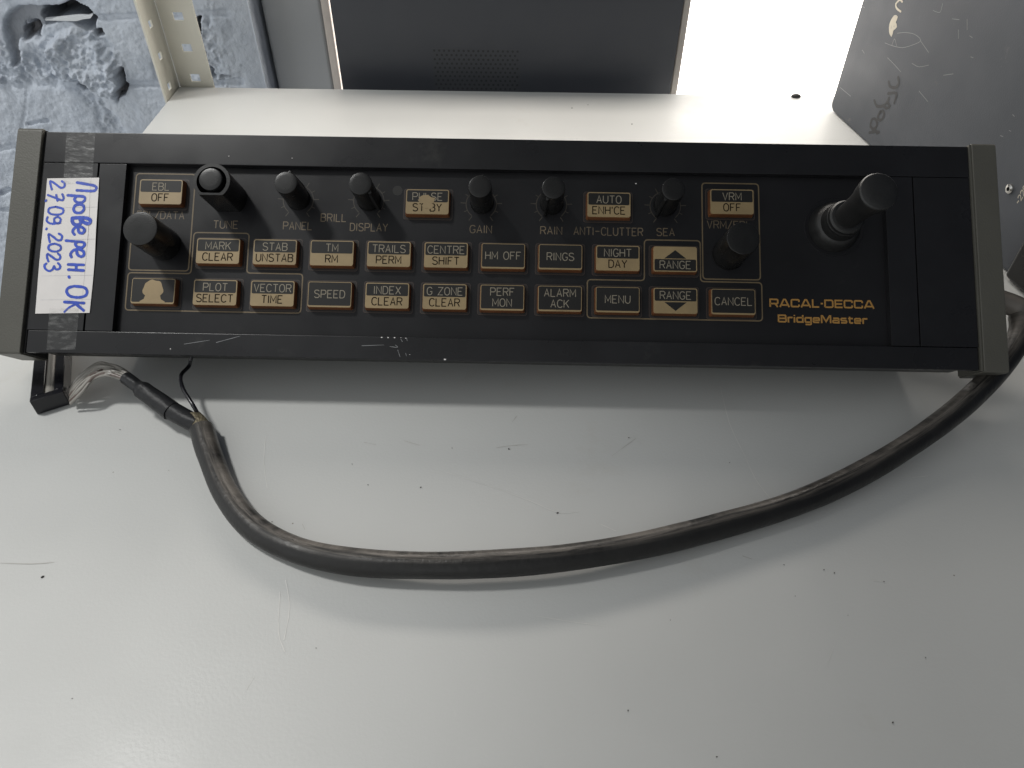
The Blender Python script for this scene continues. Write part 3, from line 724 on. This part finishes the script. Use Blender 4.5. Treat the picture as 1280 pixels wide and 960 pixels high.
# recessed control panel
HP = -4.0
KP = link('control_panel', fbox(43.0, 437.0, 16.45, 105.35, HP - 1.5, HP, 0.0), M['panel'], CON)
# gold outlines
HI = HP + 0.06
def outline(corners, r=2.0, w=0.65):
    pts = []; n = len(corners)
    for i, p in enumerate(corners):
        p = np.array(p, float); a = np.array(corners[i - 1], float) - p; b = np.array(corners[(i + 1) % n], float) - p
        a /= np.linalg.norm(a); b /= np.linalg.norm(b)
        p1 = p + a * r; p2 = p + b * r
        for k in range(7):
            t = k / 6; pts.append(p1 * (1 - t) ** 2 + 2 * p * t * (1 - t) + p2 * t ** 2)
    bm = bmesh.new(); ribbon(bm, pts, w, lambda a_, b_: F(a_, b_, HI), closed=True)
    link('gold_outline', bm, M['gold'], KP, None)
outline([(47.2, 20.2), (78.3, 20.2), (78.3, 72.2), (47.2, 72.2)])
outline([(47.2, 73.6), (79.7, 73.6), (79.7, 51.6), (108.5, 51.6), (108.5, 72.7), (137.5, 72.7), (137.5, 93.3), (47.2, 93.3)])
outline([(343.2, 20.2), (372.6, 20.2), (372.6, 71.5), (343.2, 71.5)])
outline([(313.2, 51.3), (342.0, 51.3), (342.0, 72.9), (373.2, 72.9), (373.2, 92.9), (284.0, 92.9), (284.0, 72.9), (313.2, 72.9)])
ftext(KP, 'panel_lettering', [('EBL/DATA', 61.6, 42.6, 4.0, 24.5), ('TUNE', 95.9, 47.1, 4.0, 12.6), ('PANEL', 133.4, 47.1, 4.0, 14.8), ('BRILL', 151.9, 42.4, 4.0, 13.0), ('DISPLAY', 170.5, 47.2, 4.0, 19.4),
                              ('GAIN', 228.6, 47.2, 4.0, 11.2), ('RAIN', 265.1, 47.2, 4.0, 11.0), ('ANTI-CLUTTER', 294.6, 47.2, 4.1, 35.5), ('SEA', 324.2, 47.0, 3.9, 9.0), ('VRM/EBL', 357.0, 42.5, 4.0, 22.5)], M['ink_dim'], 0.46, HI)
# printed dial scales
for cu, cv in ((133.0, 33.2), (169.8, 33.0), (228.5, 33.7), (265.0, 33.4), (324.1, 33.1)):
    rs = 7.9; bm = bmesh.new()
    ribbon(bm, [(cu + rs * math.cos(R(t)), cv + rs * math.sin(R(t))) for t in range(128, 413, 6)], 0.4, lambda a, b: F(a, b, HI))
    for i in range(11):
        t = R(125 + 29 * i); l = 10.8 if i % 2 == 0 else 9.8
        ribbon(bm, [(cu + (rs + .2) * math.cos(t), cv + (rs + .2) * math.sin(t)), (cu + l * math.cos(t), cv + l * math.sin(t))], 0.42, lambda a, b: F(a, b, HI + 0.01))
    link('dial_scale', bm, M['ink_faint'], KP, None)
bm = fslab([(184.6 + 2.6 * math.cos(t), 27.1 + 2.6 * math.sin(t)) for t in [2 * math.pi * i / 24 for i in range(24)]], HP - 0.2, HP + 0.05)
link('indicator_lamp', bm, mat('dull_lamp_lens', (0.019, 0.018, 0.017), 0.3), KP)
# maker's lettering, wide heavy face
EU = {
 'R': (5.6, [[(0.5, 0), (0.5, 5.5), (4.6, 5.5), (5.1, 5.0), (5.1, 2.9), (4.6, 2.4), (0.5, 2.4)], [(3.4, 2.4), (5.1, 0)]]), 'A': (6.2, [[(0.3, 0), (2.6, 5.5), (3.6, 5.5), (5.9, 0)], [(1.4, 1.5), (4.8, 1.5)]]),
 'C': (5.6, [[(5.1, 3.9), (5.1, 5.0), (4.6, 5.5), (1.0, 5.5), (0.5, 5.0), (0.5, 1.0), (1.0, 0.5), (4.6, 0.5), (5.1, 1.0), (5.1, 2.1)]]), 'L': (4.6, [[(0.5, 6), (0.5, 0.5), (4.4, 0.5)]]),
 '-': (1.8, [[(0.2, 3), (1.6, 3)]]), 'D': (5.7, [[(0.5, 0.5), (0.5, 5.5), (4.5, 5.5), (5.2, 4.8), (5.2, 1.2), (4.5, 0.5), (0.5, 0.5)]]),
 'E': (5.0, [[(4.8, 5.5), (0.5, 5.5), (0.5, 0.5), (4.8, 0.5)], [(0.5, 3), (4.6, 3)]]), 'B': (5.6, [[(0.5, 0.5), (0.5, 5.5), (4.6, 5.5), (5.0, 5.0), (5.0, 3.5), (4.6, 3.1), (0.5, 3.1)], [(4.6, 3.1), (5.2, 2.6), (5.2, 1.0), (4.7, 0.5), (0.5, 0.5)]]),
 'r': (3.3, [[(0.5, 0), (0.5, 4.3)], [(0.5, 3.4), (1.0, 3.9), (3.2, 3.9)]]), 'i': (1.1, [[(0.5, 0), (0.5, 4.3)], [(0.5, 5.1), (0.5, 6)]]), 'd': (4.6, [[(4.1, 6), (4.1, 0.5), (0.9, 0.5), (0.5, 0.9), (0.5, 3.5), (0.9, 3.9), (4.1, 3.9)]]),
 'g': (4.6, [[(4.1, 0.5), (0.9, 0.5), (0.5, 0.9), (0.5, 3.5), (0.9, 3.9), (4.1, 3.9), (4.1, -0.9), (3.7, -1.3), (0.6, -1.3)]]), 'e': (4.6, [[(0.5, 2.2), (4.1, 2.2), (4.1, 3.4), (3.7, 3.9), (0.9, 3.9), (0.5, 3.4), (0.5, 0.9), (0.9, 0.5), (4.1, 0.5)]]),
 'M': (6.6, [[(0.5, 0), (0.5, 5.6), (1.1, 5.6), (3.3, 1.2), (5.5, 5.6), (6.1, 5.6), (6.1, 0)]]), 'a': (4.6, [[(0.6, 3.9), (3.7, 3.9), (4.1, 3.4), (4.1, 0.5), (0.9, 0.5), (0.5, 0.9), (0.5, 1.9), (0.9, 2.3), (4.1, 2.3)]]),
 's': (4.3, [[(3.8, 3.9), (0.8, 3.9), (0.5, 3.5), (0.5, 2.6), (0.8, 2.25), (3.5, 2.15), (3.8, 1.8), (3.8, 0.9), (3.5, 0.5), (0.4, 0.5)]]), 't': (3.2, [[(1.0, 5.3), (1.0, 0.9), (1.4, 0.5), (3.1, 0.5)], [(0, 3.9), (3.0, 3.9)]]),
}
for s, u0, u1, v, hh in (('RACAL-DECCA', 376.9, 430.2, 83.3, 4.3), ('BridgeMaster', 381.0, 426.5, 91.4, 4.0)):
    bm = bmesh.new(); tot = sum(EU[c_][0] for c_ in s) + 0.55 * (len(s) - 1); k = (u1 - u0) / tot; sy = hh / 6; x = u0; q = 0
    for c_ in s:
        for st in EU[c_][1]:
            q += 1; ribbon(bm, [(x + a * k, v + hh / 2 - b * sy) for a, b in st], 0.82, lambda a, b, o=HI + 0.008 * (q % 3): F(a, b, o))
        x += (EU[c_][0] + 0.55) * k
    link('maker_lettering', bm, M['logo'], KP, None)

# ---- keys
KW, KH = 22.4, 13.4
cols = [94.5 + 29.22 * k for k in range(10)]
KEYS = []
for k, (a, b) in enumerate((('MARK', 'CLEAR'), ('STAB', 'UNSTAB'), ('TM', 'RM'), ('TRAILS', 'PERM'), ('CENTRE', 'SHIFT'), ('HM OFF', None), ('RINGS', None), ('NIGHT', 'DAY'), ('^', 'RANGE'))): KEYS.append((cols[k], 62.5, a, b))
for k, (a, b) in enumerate((('PLOT', 'SELECT'), ('VECTOR', 'TIME'), ('SPEED', None), ('INDEX', 'CLEAR'), ('G ZONE', 'CLEAR'), ('PERF', '*MON'), ('ALARM', '*ACK'), ('MENU', None), ('RANGE', 'v'), ('CANCEL', None))): KEYS.append((cols[k], 84.2, a, b))
KEYS += [(62.6, 31.5, 'EBL', 'OFF'), (62.8, 84.1, '#', None), (200.9, 34.4, 'PULSE', 'ST BY'), (294.4, 34.3, 'AUTO', "ENH'CE"), (357.6, 31.6, 'VRM', 'OFF')]
for cu, cv, a, b in KEYS:
    nm = ('key marked ' + ' '.join(x.strip('*') for x in (a, b) if x and x not in '^v#')) if a != '#' else 'dark key with a worn gold patch'
    if a == '^': nm = 'key marked RANGE with an up arrow'
    if b == 'v': nm = 'key marked RANGE with a down arrow'
    # gasket round the key
    gk = fslab(rrect(cu - KW / 2 - 1.6, cu + KW / 2 + 1.6, cv - KH / 2 - 1.6, cv + KH / 2 + 1.6, 1.3), HP - 0.3, HP + 0.16)
    key = link('key', fbox(cu - KW / 2 - 0.5, cu + KW / 2 + 0.5, cv - KH / 2 - 0.5, cv + KH / 2 + 0.5, HP - 0.5, 0.0, 0.9, 0.5, 3), M['keyside'], CON, 45, nm)
    link('gasket', gk, M['rim'], key)
    link('well_shade', fslab(rrect(cu - KW / 2 - 1.25, cu + KW / 2 + 1.25, cv - KH / 2 - 1.25, cv + KH / 2 + 1.25, 1.0), HP - 0.2, HP + 0.24), M['well_shade'], key)  # raised plate coloured dark for the shade in the opening round the key
    # gold printed face
    g0, g1, w0, w1 = cu - KW / 2 + 0.15, cu + KW / 2 - 0.15, cv - KH / 2 + 0.15, cv + KH / 2 - 0.15
    bmf = fslab(rrect(g0, g1, w0, w1, 1.1), -0.6, 0.10); link('gold_face', bmf, M['keygold'], key)
    bl = 0.5
    if b is None or b.startswith('*'):
        bl = 0.32; dk = (w0 + bl, w1 - bl - 0.5)
    elif a == '^': dk = (cv + 0.1, w1 - bl)
    else: dk = (w0 + bl, cv + 0.15)
    link('dark_inlay', fslab(rrect(g0 + bl, g1 - bl, dk[0], dk[1], 0.7), 0.0, 0.16), M['keydark'], key)
    bmp, bmd = bmesh.new(), bmesh.new()
    top = lambda x, y, o: F(x, y, 0.20 + o); low = lambda x, y, o: F(x, y, 0.14 + o)
    hh = 3.9
    def wfor(s):
        n_ = text_width(s, 3.9 / 6 * 0.93); return min(n_, KW - 3.6)
    if a == '#':
        bmw = bmesh.new(); random.seed(11)
        pts = [(cu + (5.2 + 0.35 * math.sin(5 * t)) * math.cos(t), cv - 0.9 + (4.9 + 0.3 * math.cos(7 * t)) * math.sin(t)) for t in [2 * math.pi * i / 40 for i in range(40)]]
        fslab(pts, 0.05, 0.22, bmw); link('worn_patch', bmw, M['keygold'], key)
        bmw = fslab([(cu - 3.8, cv + 2.2), (cu + 3.8, cv + 2.2), (cu + 4.4, cv + 4.2), (cu + 6.4, cv + 5.4), (cu + 6.8, w1 - 0.2), (cu - 6.8, w1 - 0.2), (cu - 6.2, cv + 5.2), (cu - 4.4, cv + 4.2)], 0.05, 0.19)
        link('worn_patch', bmw, M['keygold'], key)
    elif b is None: text(bmp, a, cu, cv - 0.2, hh, 0.40, top, wfor(a))
    elif b.startswith('*'):
        text(bmp, a, cu, cv - 3.0, hh, 0.40, top, wfor(a)); text(bmp, b[1:], cu, cv + 2.6, hh, 0.40, top, wfor(b[1:]))
    elif a == '^':
        bmt = fslab([(cu - 5.6, cv - 0.3), (cu, cv - 4.7), (cu + 5.6, cv - 0.3)], 0.02, 0.16); link('arrow', bmt, M['keydark'], key)
        text(bmp, b, cu, cv + 3.0, hh, 0.40, top, wfor(b))
    elif b == 'v':
        bmt = fslab([(cu - 5.6, cv + 0.75), (cu + 5.6, cv + 0.75), (cu, cv + 5.2)], 0.02, 0.16); link('arrow', bmt, M['keydark'], key)
        text(bmp, a, cu, cv - 2.8, hh, 0.40, top, wfor(a))
    else:
        text(bmp, a, cu, cv - 2.75, hh, 0.40, top, wfor(a)); text(bmd, b, cu, cv + 3.05, hh, 0.52, low, wfor(b))
    if a == 'PULSE':
        random.seed(3)
        pts = [(cu - 0.3 + (4.2 + random.uniform(-0.9, 0.9)) * math.cos(t), cv - 0.9 + (2.3 + random.uniform(-0.6, 0.6)) * math.sin(t)) for t in [2 * math.pi * i / 22 for i in range(22)]]
        link('worn_patch', fslab(pts, 0.05, 0.26), M['keygold'], key)
        pts = [(cu + 0.4 + (2.9 + random.uniform(-0.5, 0.5)) * math.cos(t), cv + 2.0 + (1.7 + random.uniform(-0.3, 0.3)) * math.sin(t)) for t in [2 * math.pi * i / 18 for i in range(18)]]
        link('worn_patch', fslab(pts, 0.05, 0.235), M['keygold'], key)
    if len(bmp.faces): link('lettering', bmp, M['keyline'], key, None)
    else: bmp.free()
    if len(bmd.faces): link('lettering', bmd, M['keyblack'], key, None)
    else: bmd.free()

# ---- knobs
def knob(cu, cv, r, h, label, flute=0, fdep=0.0, skirt=1.08):
    H0 = HP + 0.1
    return link('knob', lathe([(0, H0), (r * skirt, H0), (r * skirt, H0 + 1.2), (r * 1.03, H0 + 1.8), (r, h - 0.55), (r - 0.12, h - 0.2), (r - 0.5, h), (r * 0.6, h + 0.05), (0, h + 0.06)], cu, cv, 72, flute, fdep), M['knob'], CON, 28, label)
def pointer(k, cu, cv, r, h, ang):          # moulded ridge down the side of the knob
    bm = bmesh.new(); a = R(ang); d = np.array([math.cos(a), math.sin(a)]); n_ = np.array([-d[1], d[0]]); c_ = np.array([cu, cv])
    H0 = HP + 0.4
    def q(rr, w, hh): x = c_ + d * rr + n_ * w; return F(x[0], x[1], hh)
    quadstrip_box(bm, [q(r - 1.2, -1.5, H0), q(r + 2.6, -0.55, H0), q(r + 2.6, 0.55, H0), q(r - 1.2, 1.5, H0),
                       q(r - 1.2, -1.5, h - 1.2), q(r + 1.1, -0.5, h - 1.4), q(r + 1.1, 0.5, h - 1.4), q(r - 1.2, 1.5, h - 1.2)])
    bevel(bm, 0.0002, 2); link('pointer', bm, M['knob'], k)
for lab, cu, cv, ang in (('PANEL brilliance knob', 133.0, 32.6, -78), ('DISPLAY brilliance knob', 169.9, 32.4, 40), ('GAIN knob', 228.9, 32.9, -80), ('RAIN clutter knob', 265.1, 32.8, 118), ('SEA clutter knob', 324.0, 32.6, 128)):
    k = knob(cu, cv, 5.75, 18.5, lab); pointer(k, cu, cv, 5.75, 18.5, ang)
knob(64.8, 58.4, 8.4, 22.0, 'wide knob under the EBL OFF key', 0, 0, 1.02)
k = knob(356.6, 58.1, 8.1, 22.0, 'wide knob under the VRM OFF key', 9, 0.025, 1.06)
# tune knob inside its flat-bottomed guard
k = knob(97.0, 32.6, 5.7, 21.5, 'TUNE knob inside a flat bottomed guard')
bm = bmesh.new(); ro, ri, flat = 9.1, 7.4, 7.0; gu, gv = 97.0, 33.2; H0, H1 = HP + 0.05, 20.0
outr, inr = [], []
n_ = 64
for i in range(n_):
    t = 2 * math.pi * i / n_; outr.append((gu + ro * math.cos(t), gv + min(flat, ro * math.sin(t)))); inr.append((gu + ri * math.cos(t), gv + min(5.9, ri * math.sin(t))))
vo0 = [bm.verts.new(F(*p, H0)) for p in outr]; vo1 = [bm.verts.new(F(*p, H1)) for p in outr]; vi1 = [bm.verts.new(F(*p, H1)) for p in inr]; vi0 = [bm.verts.new(F(*p, H0 + 3)) for p in inr]
for i in range(n_):
    j = (i + 1) % n_
    for a, b in ((vo0, vo1), (vo1, vi1), (vi1, vi0)): bm.faces.new([a[i], a[j], b[j], b[i]])
bm.faces.new(vo0)
link('guard', bm, M['knob'], k, 30)
# joystick
JU, JV = 411.0, 43.0
JS = link('joystick', lathe([(0, 13), (6.2, 13), (6.35, 18), (6.6, 26), (7.2, 33), (8.2, 38), (8.75, 42), (8.85, 45.2), (8.6, 46.0), (8.0, 46.5), (5, 46.9), (0, 47.1)], JU, JV, 64), M['rubber'], CON, 50, 'black joystick with a round flared grip')
link('collar', lathe([(0, HP), (15.4, HP), (15.2, HP + 0.35), (14.4, HP + 0.4), (13.8, HP + 0.12), (0, HP + 0.12)], JU, JV, 64), M['panel'], JS, 30)
pf = [(0, HP + 0.3), (13.2, HP + 0.3), (13.0, HP + 1.2), (12.6, HP + 2.8), (12.0, HP + 4.6), (11.2, HP + 6.2), (10.3, HP + 7.0)]
pf += [(9.7, 3.6), (9.55, 6.0), (9.3, 7.6), (9.15, 7.9), (9.1, 9.8), (8.8, 10.3), (8.6, 12.2), (7.8, 13.1), (6.3, 13.4), (0, 13.5)]
link('bellows', lathe(pf, JU, JV, 64), M['rubber'], JS, 24)
# chips where the paint has flaked off the lower frame edge
random.seed(9)
for px, py, r_ in ((477, 421.5, .42), (485, 421.6, .42), (493, 421.8, .45), (501, 422, .25), (507, 422.5, .25), (556, 449, .55), (213, 436, .3), (512, 443, .2), (286, 195, .3), (365, 197.5, .28), (795, 229, .35)):
    h_ = 0.06
    u_, v_ = fuv(px, py, h_)
    pts = [(u_ + r_ * random.uniform(.7, 1.3) * math.cos(t), v_ + r_ * random.uniform(.5, 1) * math.sin(t)) for t in [2 * math.pi * i / 8 for i in range(8)]]
    link('paint_chip', fslab(pts, -0.3, h_), M['paper'], CON, None)
for pts in ([(487, 433), (497, 434), (494, 431)], [(497, 437), (500, 446)], [(501, 424), (503, 427)], [(508, 422), (509, 426)], [(452, 432), (480, 431)], [(507, 441), (508, 445)], [(230, 430), (262, 425)], [(270, 428), (300, 420)]):
    bm = bmesh.new(); ribbon(bm, [fuv(x, y, 0.05) for x, y in smooth_line(pts, 3)], 0.22, lambda a, b: F(a, b, 0.05), jitter=0.5)
    link('scratch', bm, M['scr'], CON, None)

# ================================================================== PAPER NOTE
hN = 0.30
def fq(px, py, h=hN): return fuv(px, py, h)
NOTE = thing('paper_note', 'white paper strip with blue handwriting taped to the left end of the console', 'paper note',
             Matrix([[A[0], -B[0], N[0], F(20, 60, 0.1)[0]], [A[1], -B[1], N[1], F(20, 60, 0.1)[1]], [A[2], -B[2], N[2], F(20, 60, 0.1)[2]], [0, 0, 0, 1]]))
bm = bmesh.new(); nU, nV = 10, 30
Lp = smooth_line([(59, 223), (54, 280), (49, 330), (44, 392)], 10); Rp = smooth_line([(124, 222), (121, 280), (118, 330), (112, 391)], 10)
rows = []
for i in range(len(Lp)):
    rw = []
    for j in range(nU + 1):
        t = j / nU; p = Lp[i] * (1 - t) + Rp[i] * t; u_, v_ = fq(*p)
        lift = 0.9 * max(0, t - 0.75) * 4 * math.exp(-((i - 12) / 6) ** 2) * 0.5 + 0.25 * abs(math.sin(i * 0.25)) * (t - .5) ** 2
        rw.append((u_, v_, hN + lift))
    rows.append(rw)
va = [[bm.verts.new(F(u_, v_, h_)) for u_, v_, h_ in rw] for rw in rows]; vb_ = [[bm.verts.new(F(u_, v_, h_ - 0.12)) for u_, v_, h_ in rw] for rw in rows]
for i in range(len(va) - 1):
    for j in range(nU):
        bm.faces.new([va[i][j], va[i][j + 1], va[i + 1][j + 1], va[i + 1][j]]); bm.faces.new([vb_[i][j], vb_[i + 1][j], vb_[i + 1][j + 1], vb_[i][j + 1]])
    bm.faces.new([va[i][0], va[i + 1][0], vb_[i + 1][0], vb_[i][0]]); bm.faces.new([va[i][nU], vb_[i][nU], vb_[i + 1][nU], va[i + 1][nU]])
for i in (0, -1):
    for j in range(nU): bm.faces.new([va[i][j], va[i][j + 1], vb_[i][j + 1], vb_[i][j]])
link('paper', bm, M['paper'], NOTE)
def nsurf(u_, v_, o):     # height of the paper surface plus offset
    best = min(range(len(rows)), key=lambda i: abs(rows[i][0][1] - v_)); rw = rows[best]
    t = (u_ - rw[0][0]) / (rw[-1][0] - rw[0][0]); k = max(0, min(nU, int(round(t * nU))))
    return F(u_, v_, max(rw[k][2], rw[min(nU, k + 1)][2]) + o)
bm = bmesh.new()
for (a, b) in (((62, 260), (122, 259)), ((60, 300), (120, 299)), ((52, 345), (116, 344)), ((50, 375), (114, 374))):
    ribbon(bm, [fq(a[0] + (b[0] - a[0]) * i / 8, a[1] + (b[1] - a[1]) * i / 8) for i in range(9)], 0.14, lambda x, y: nsurf(x, y, 0.05))
ribbon(bm, [fq(x, y) for x, y in smooth_line([(113, 226), (111, 280), (106, 340), (101, 388)], 8)], 0.14, lambda x, y: nsurf(x, y, 0.06))
link('ruled_line', bm, M['grid'], NOTE, None)
# handwriting: strokes traced in (right-to-left = up, top-to-bottom = along) order, 3.69 px grid from (40,200)
HW = [
 # first line
 [(208, 104), (255, 112), (290, 120), (297, 132), (285, 143), (245, 142), (207, 140)],
 [(165, 163), (205, 166), (240, 170), (243, 185), (228, 197), (205, 194), (196, 180), (206, 168)],
 [(222, 205), (200, 210), (192, 228), (203, 243), (228, 242), (240, 226), (236, 210), (222, 205)],
 [(186, 268), (230, 266), (262, 272), (271, 284), (262, 294), (240, 288), (222, 272)], [(222, 272), (226, 288), (214, 300), (194, 296), (186, 282), (187, 268)],
 [(212, 310), (216, 332), (232, 338), (243, 326), (234, 312), (212, 308), (194, 316), (188, 332), (196, 344)],
 [(157, 372), (200, 376), (236, 380), (243, 392), (230, 404), (208, 400), (200, 388), (208, 378)],
 [(205, 414), (210, 436), (226, 446), (240, 438), (236, 420), (212, 412), (190, 418), (178, 434), (182, 448)],
 [(167, 482), (238, 484)], [(168, 506), (238, 510)], [(204, 483), (204, 508)],
 [(170, 538), (172, 542)],
 [(196, 582), (168, 590), (160, 608), (176, 628), (214, 634), (246, 626), (254, 606), (240, 588), (196, 582)],
 [(150, 655), (240, 660)], [(196, 658), (238, 694)], [(204, 664), (172, 680), (150, 700)],
 # second line
 [(138, 98), (150, 108), (148, 124), (132, 128), (110, 112), (86, 98), (86, 116), (92, 136)],
 [(140, 158), (146, 176), (138, 186), (110, 176), (74, 162)], [(112, 162), (118, 188)],
 [(66, 186), (64, 190)],
 [(110, 216), (82, 222), (76, 238), (90, 250), (122, 252), (142, 244), (142, 226), (110, 216)],
 [(128, 290), (132, 274), (120, 263), (104, 270), (104, 286), (118, 293), (128, 290), (104, 294), (82, 292), (68, 280), (72, 264)],
 [(68, 316), (66, 320)],
 [(124, 340), (138, 350), (134, 368), (118, 370), (100, 356), (78, 342), (78, 360), (82, 378)],
 [(106, 386), (82, 392), (76, 408), (90, 420), (114, 422), (132, 412), (130, 396), (106, 386)],
 [(120, 432), (130, 442), (128, 456), (112, 460), (94, 448), (72, 434), (70, 450), (76, 468)],
 [(120, 476), (130, 488), (126, 502), (110, 504), (102, 490)], [(102, 490), (94, 506), (78, 512), (62, 502), (58, 486), (66, 478)],
]
bm = bmesh.new(); random.seed(5)
for k, st in enumerate(HW):
    pts = [fq(40 + x / 3.69, 200 + y / 3.69) for x, y in smooth_line(st, 5)]
    w_ = 1.45 if k < 15 else 1.15
    if k in (3, 4): w_ = 1.8
    ribbon(bm, pts, w_, lambda x, y, o=0.10 + 0.012 * (k % 5): nsurf(x, y, o), caps=True, jitter=0.12)
link('handwriting', bm, M['blue'], NOTE, None)
for px in ([(83, 167), (119, 167), (115, 230), (79, 230)], [(62, 385), (99, 385), (94, 437), (58, 437)]):
    bm = bmesh.new(); q = [fuv(x, y, 0.2) for x, y in px]
    nn_ = 14; ra = []
    for i in range(nn_ + 1):
        t = i / nn_; a = np.array(q[0]) * (1 - t) + np.array(q[3]) * t; b = np.array(q[1]) * (1 - t) + np.array(q[2]) * t
        over = (px[0][1] < 200 and t > 0.86) or (px[0][1] > 200 and t < 0.16)
        h_ = 0.62 if over else 0.12
        ra.append([bm.verts.new(F(*(a * (1 - s_) + b * s_), h_ + random.uniform(0, 0.05))) for s_ in (0, 0.25, 0.5, 0.75, 1)])
    for a, b in zip(ra, ra[1:]):
        for j in range(4): bm.faces.new([a[j], a[j + 1], b[j + 1], b[j]])
    link('tape', bm, M['tape'], NOTE)

# ================================================================== CABLE
CB = thing('cable', 'thick worn black cable curving across the shelf in front of the console to a plug', 'cable', Matrix.Translation(tuple(onz(640, 705))))
path = [(252, 536, 7.5), (262, 568, 6.0), (283, 618, 5.2), (318, 660, 5.2), (372, 688, 5.8), (440, 702, 7.5), (520, 706.5, 8.5), (600, 705.5, 9.0), (700, 698, 9.0), (800, 682, 8.0), (900, 657.5, 7.0), (1000, 627, 7), (1080, 590, 8),
        (1150, 547, 11), (1205, 505, 15), (1250, 460, 20), (1273, 424, 26), (1276, 398, 31), (1262, 380, 35)]
pts = smooth_line([onz(x, y, z / 1000) for x, y, z in path] + [np.array([0.225, 0.075, 0.035])], 9)
bm = bmesh.new(); lay = bm.verts.layers.float.new('grime'); lay2 = bm.verts.layers.float.new('along'); lay = bm.verts.layers.float['grime']
tube(bm, pts, [0.0058 + 0.00012 * math.sin(i * 0.31) for i in range(len(pts))], 24, True, 0.02, lay, lay2)
link('jacket', bm, M['jacket'], CB, 60)
bm = bmesh.new(); tube(bm, smooth_line([onz(241, 524, 0.0085), onz(249, 532, 0.008), onz(254, 543, 0.0072)], 5), 0.0049, 20, True, 0.15); link('braid', bm, M['braid'], CB, 60)
pr = smooth_line([onz(157, 472, 0.017), onz(172, 483, 0.016), onz(183, 491, 0.0145), onz(200, 503, 0.0125), onz(215, 514, 0.011)], 6)
rad = [0.0032 + 0.0014 * min(1, max(0, (i - 6) / 3)) + 0.0004 * i / len(pr) for i in range(len(pr))]
bm = bmesh.new(); tube(bm, pr, rad, 24, True, 0.10); link('shrink_sleeve', bm, M['sleeve'], CB, 50)
bm = bmesh.new(); tube(bm, smooth_line([onz(211, 511, 0.0112), onz(228, 521, 0.010), onz(247, 531, 0.0085)], 6), 0.0047, 24, True, 0.05); link('inner_sleeve', bm, M['sleeve'], CB, 50)
# loose wires to the plug
random.seed(21)
for i in range(17):
    f_ = (i + random.uniform(-0.4, 0.4)) / 16; g = lambda a, b, z, q: onz(a[0] + (b[0] - a[0]) * f_ + random.uniform(-q, q), a[1] + (b[1] - a[1]) * f_ + random.uniform(-q, q), z + random.uniform(-0.0012, 0.0012))
    w_ = [g((88, 504), (88, 484), 0.0055, 0.5), g((105, 487), (99, 469), 0.012, 1.2), g((116, 474), (121, 455), 0.0165, 1.5), g((134, 469), (142, 456), 0.0185, 1.5), g((152, 473), (157, 464), 0.0175, 0.6), g((166, 480), (168, 476), 0.0165, 0.5)]
    bm = bmesh.new(); tube(bm, smooth_line(w_, 7), 0.00078, 8); link('wire', bm, M['wirered'] if i in (2, 7) else M['wire'], CB)
bm = bmesh.new()
tube(bm, smooth_line([onz(246, 515, 0.012), onz(241, 506, 0.015), onz(229, 486, 0.017), onz(226, 470, 0.016), onz(236, 458, 0.014), onz(238, 451, 0.0175), onz(240, 444, 0.020)], 6), 0.0010, 10)
link('drain_wire', bm, M['plug'], CB)
# plug
b0 = onz(47, 519, 0.0); b1 = onz(88, 506, 0.0); ex = b1 - b0; wP = np.linalg.norm(ex); ex /= wP
ey = np.array([-ex[1], ex[0], 0.0]); hP = 0.0098
ey = (onz(46, 455, hP) - onz(41, 508, hP)); ey[2] = 0; LPg = np.linalg.norm(ey) + 0.010; ey /= np.linalg.norm(ey)
def pb(a, b, z): return b0 + ex * a + ey * b + zu * z
bm = bmesh.new(); s0, s1 = wP * 0.40, wP * 0.70
outl = [(0, 0.0002), (wP, 0.0002), (wP, hP), (s1, hP), (s1, hP - 0.005), (s0, hP - 0.005), (s0, hP), (0, hP)]
extrude_poly(bm, [pb(a, 0.0035, z) for a, z in outl], [pb(a, LPg, z) for a, z in outl]); bevel(bm, 0.0003, 1)
PL = link('plug', bm, M['plug'], CB)
bm = bmesh.new(); quadstrip_box(bm, [pb(0, 0, 0.0002), pb(wP, 0, 0.0002), pb(wP, 0.0034, 0.0002), pb(0, 0.0034, 0.0002), pb(0, 0, hP + .0002), pb(wP, 0, hP + .0002), pb(wP, 0.0034, hP + .0002), pb(0, 0.0034, hP + .0002)]); bevel(bm, 0.0003, 1)
link('end_plate', bm, M['plug'], PL)
bm = bmesh.new(); tube(bm, [pb((s0 + s1) / 2, b, hP - 0.0032) for b in (0.0036, 0.02, LPg)], 0.0030, 16); link('ribbon_cable', bm, M['wire'], PL)
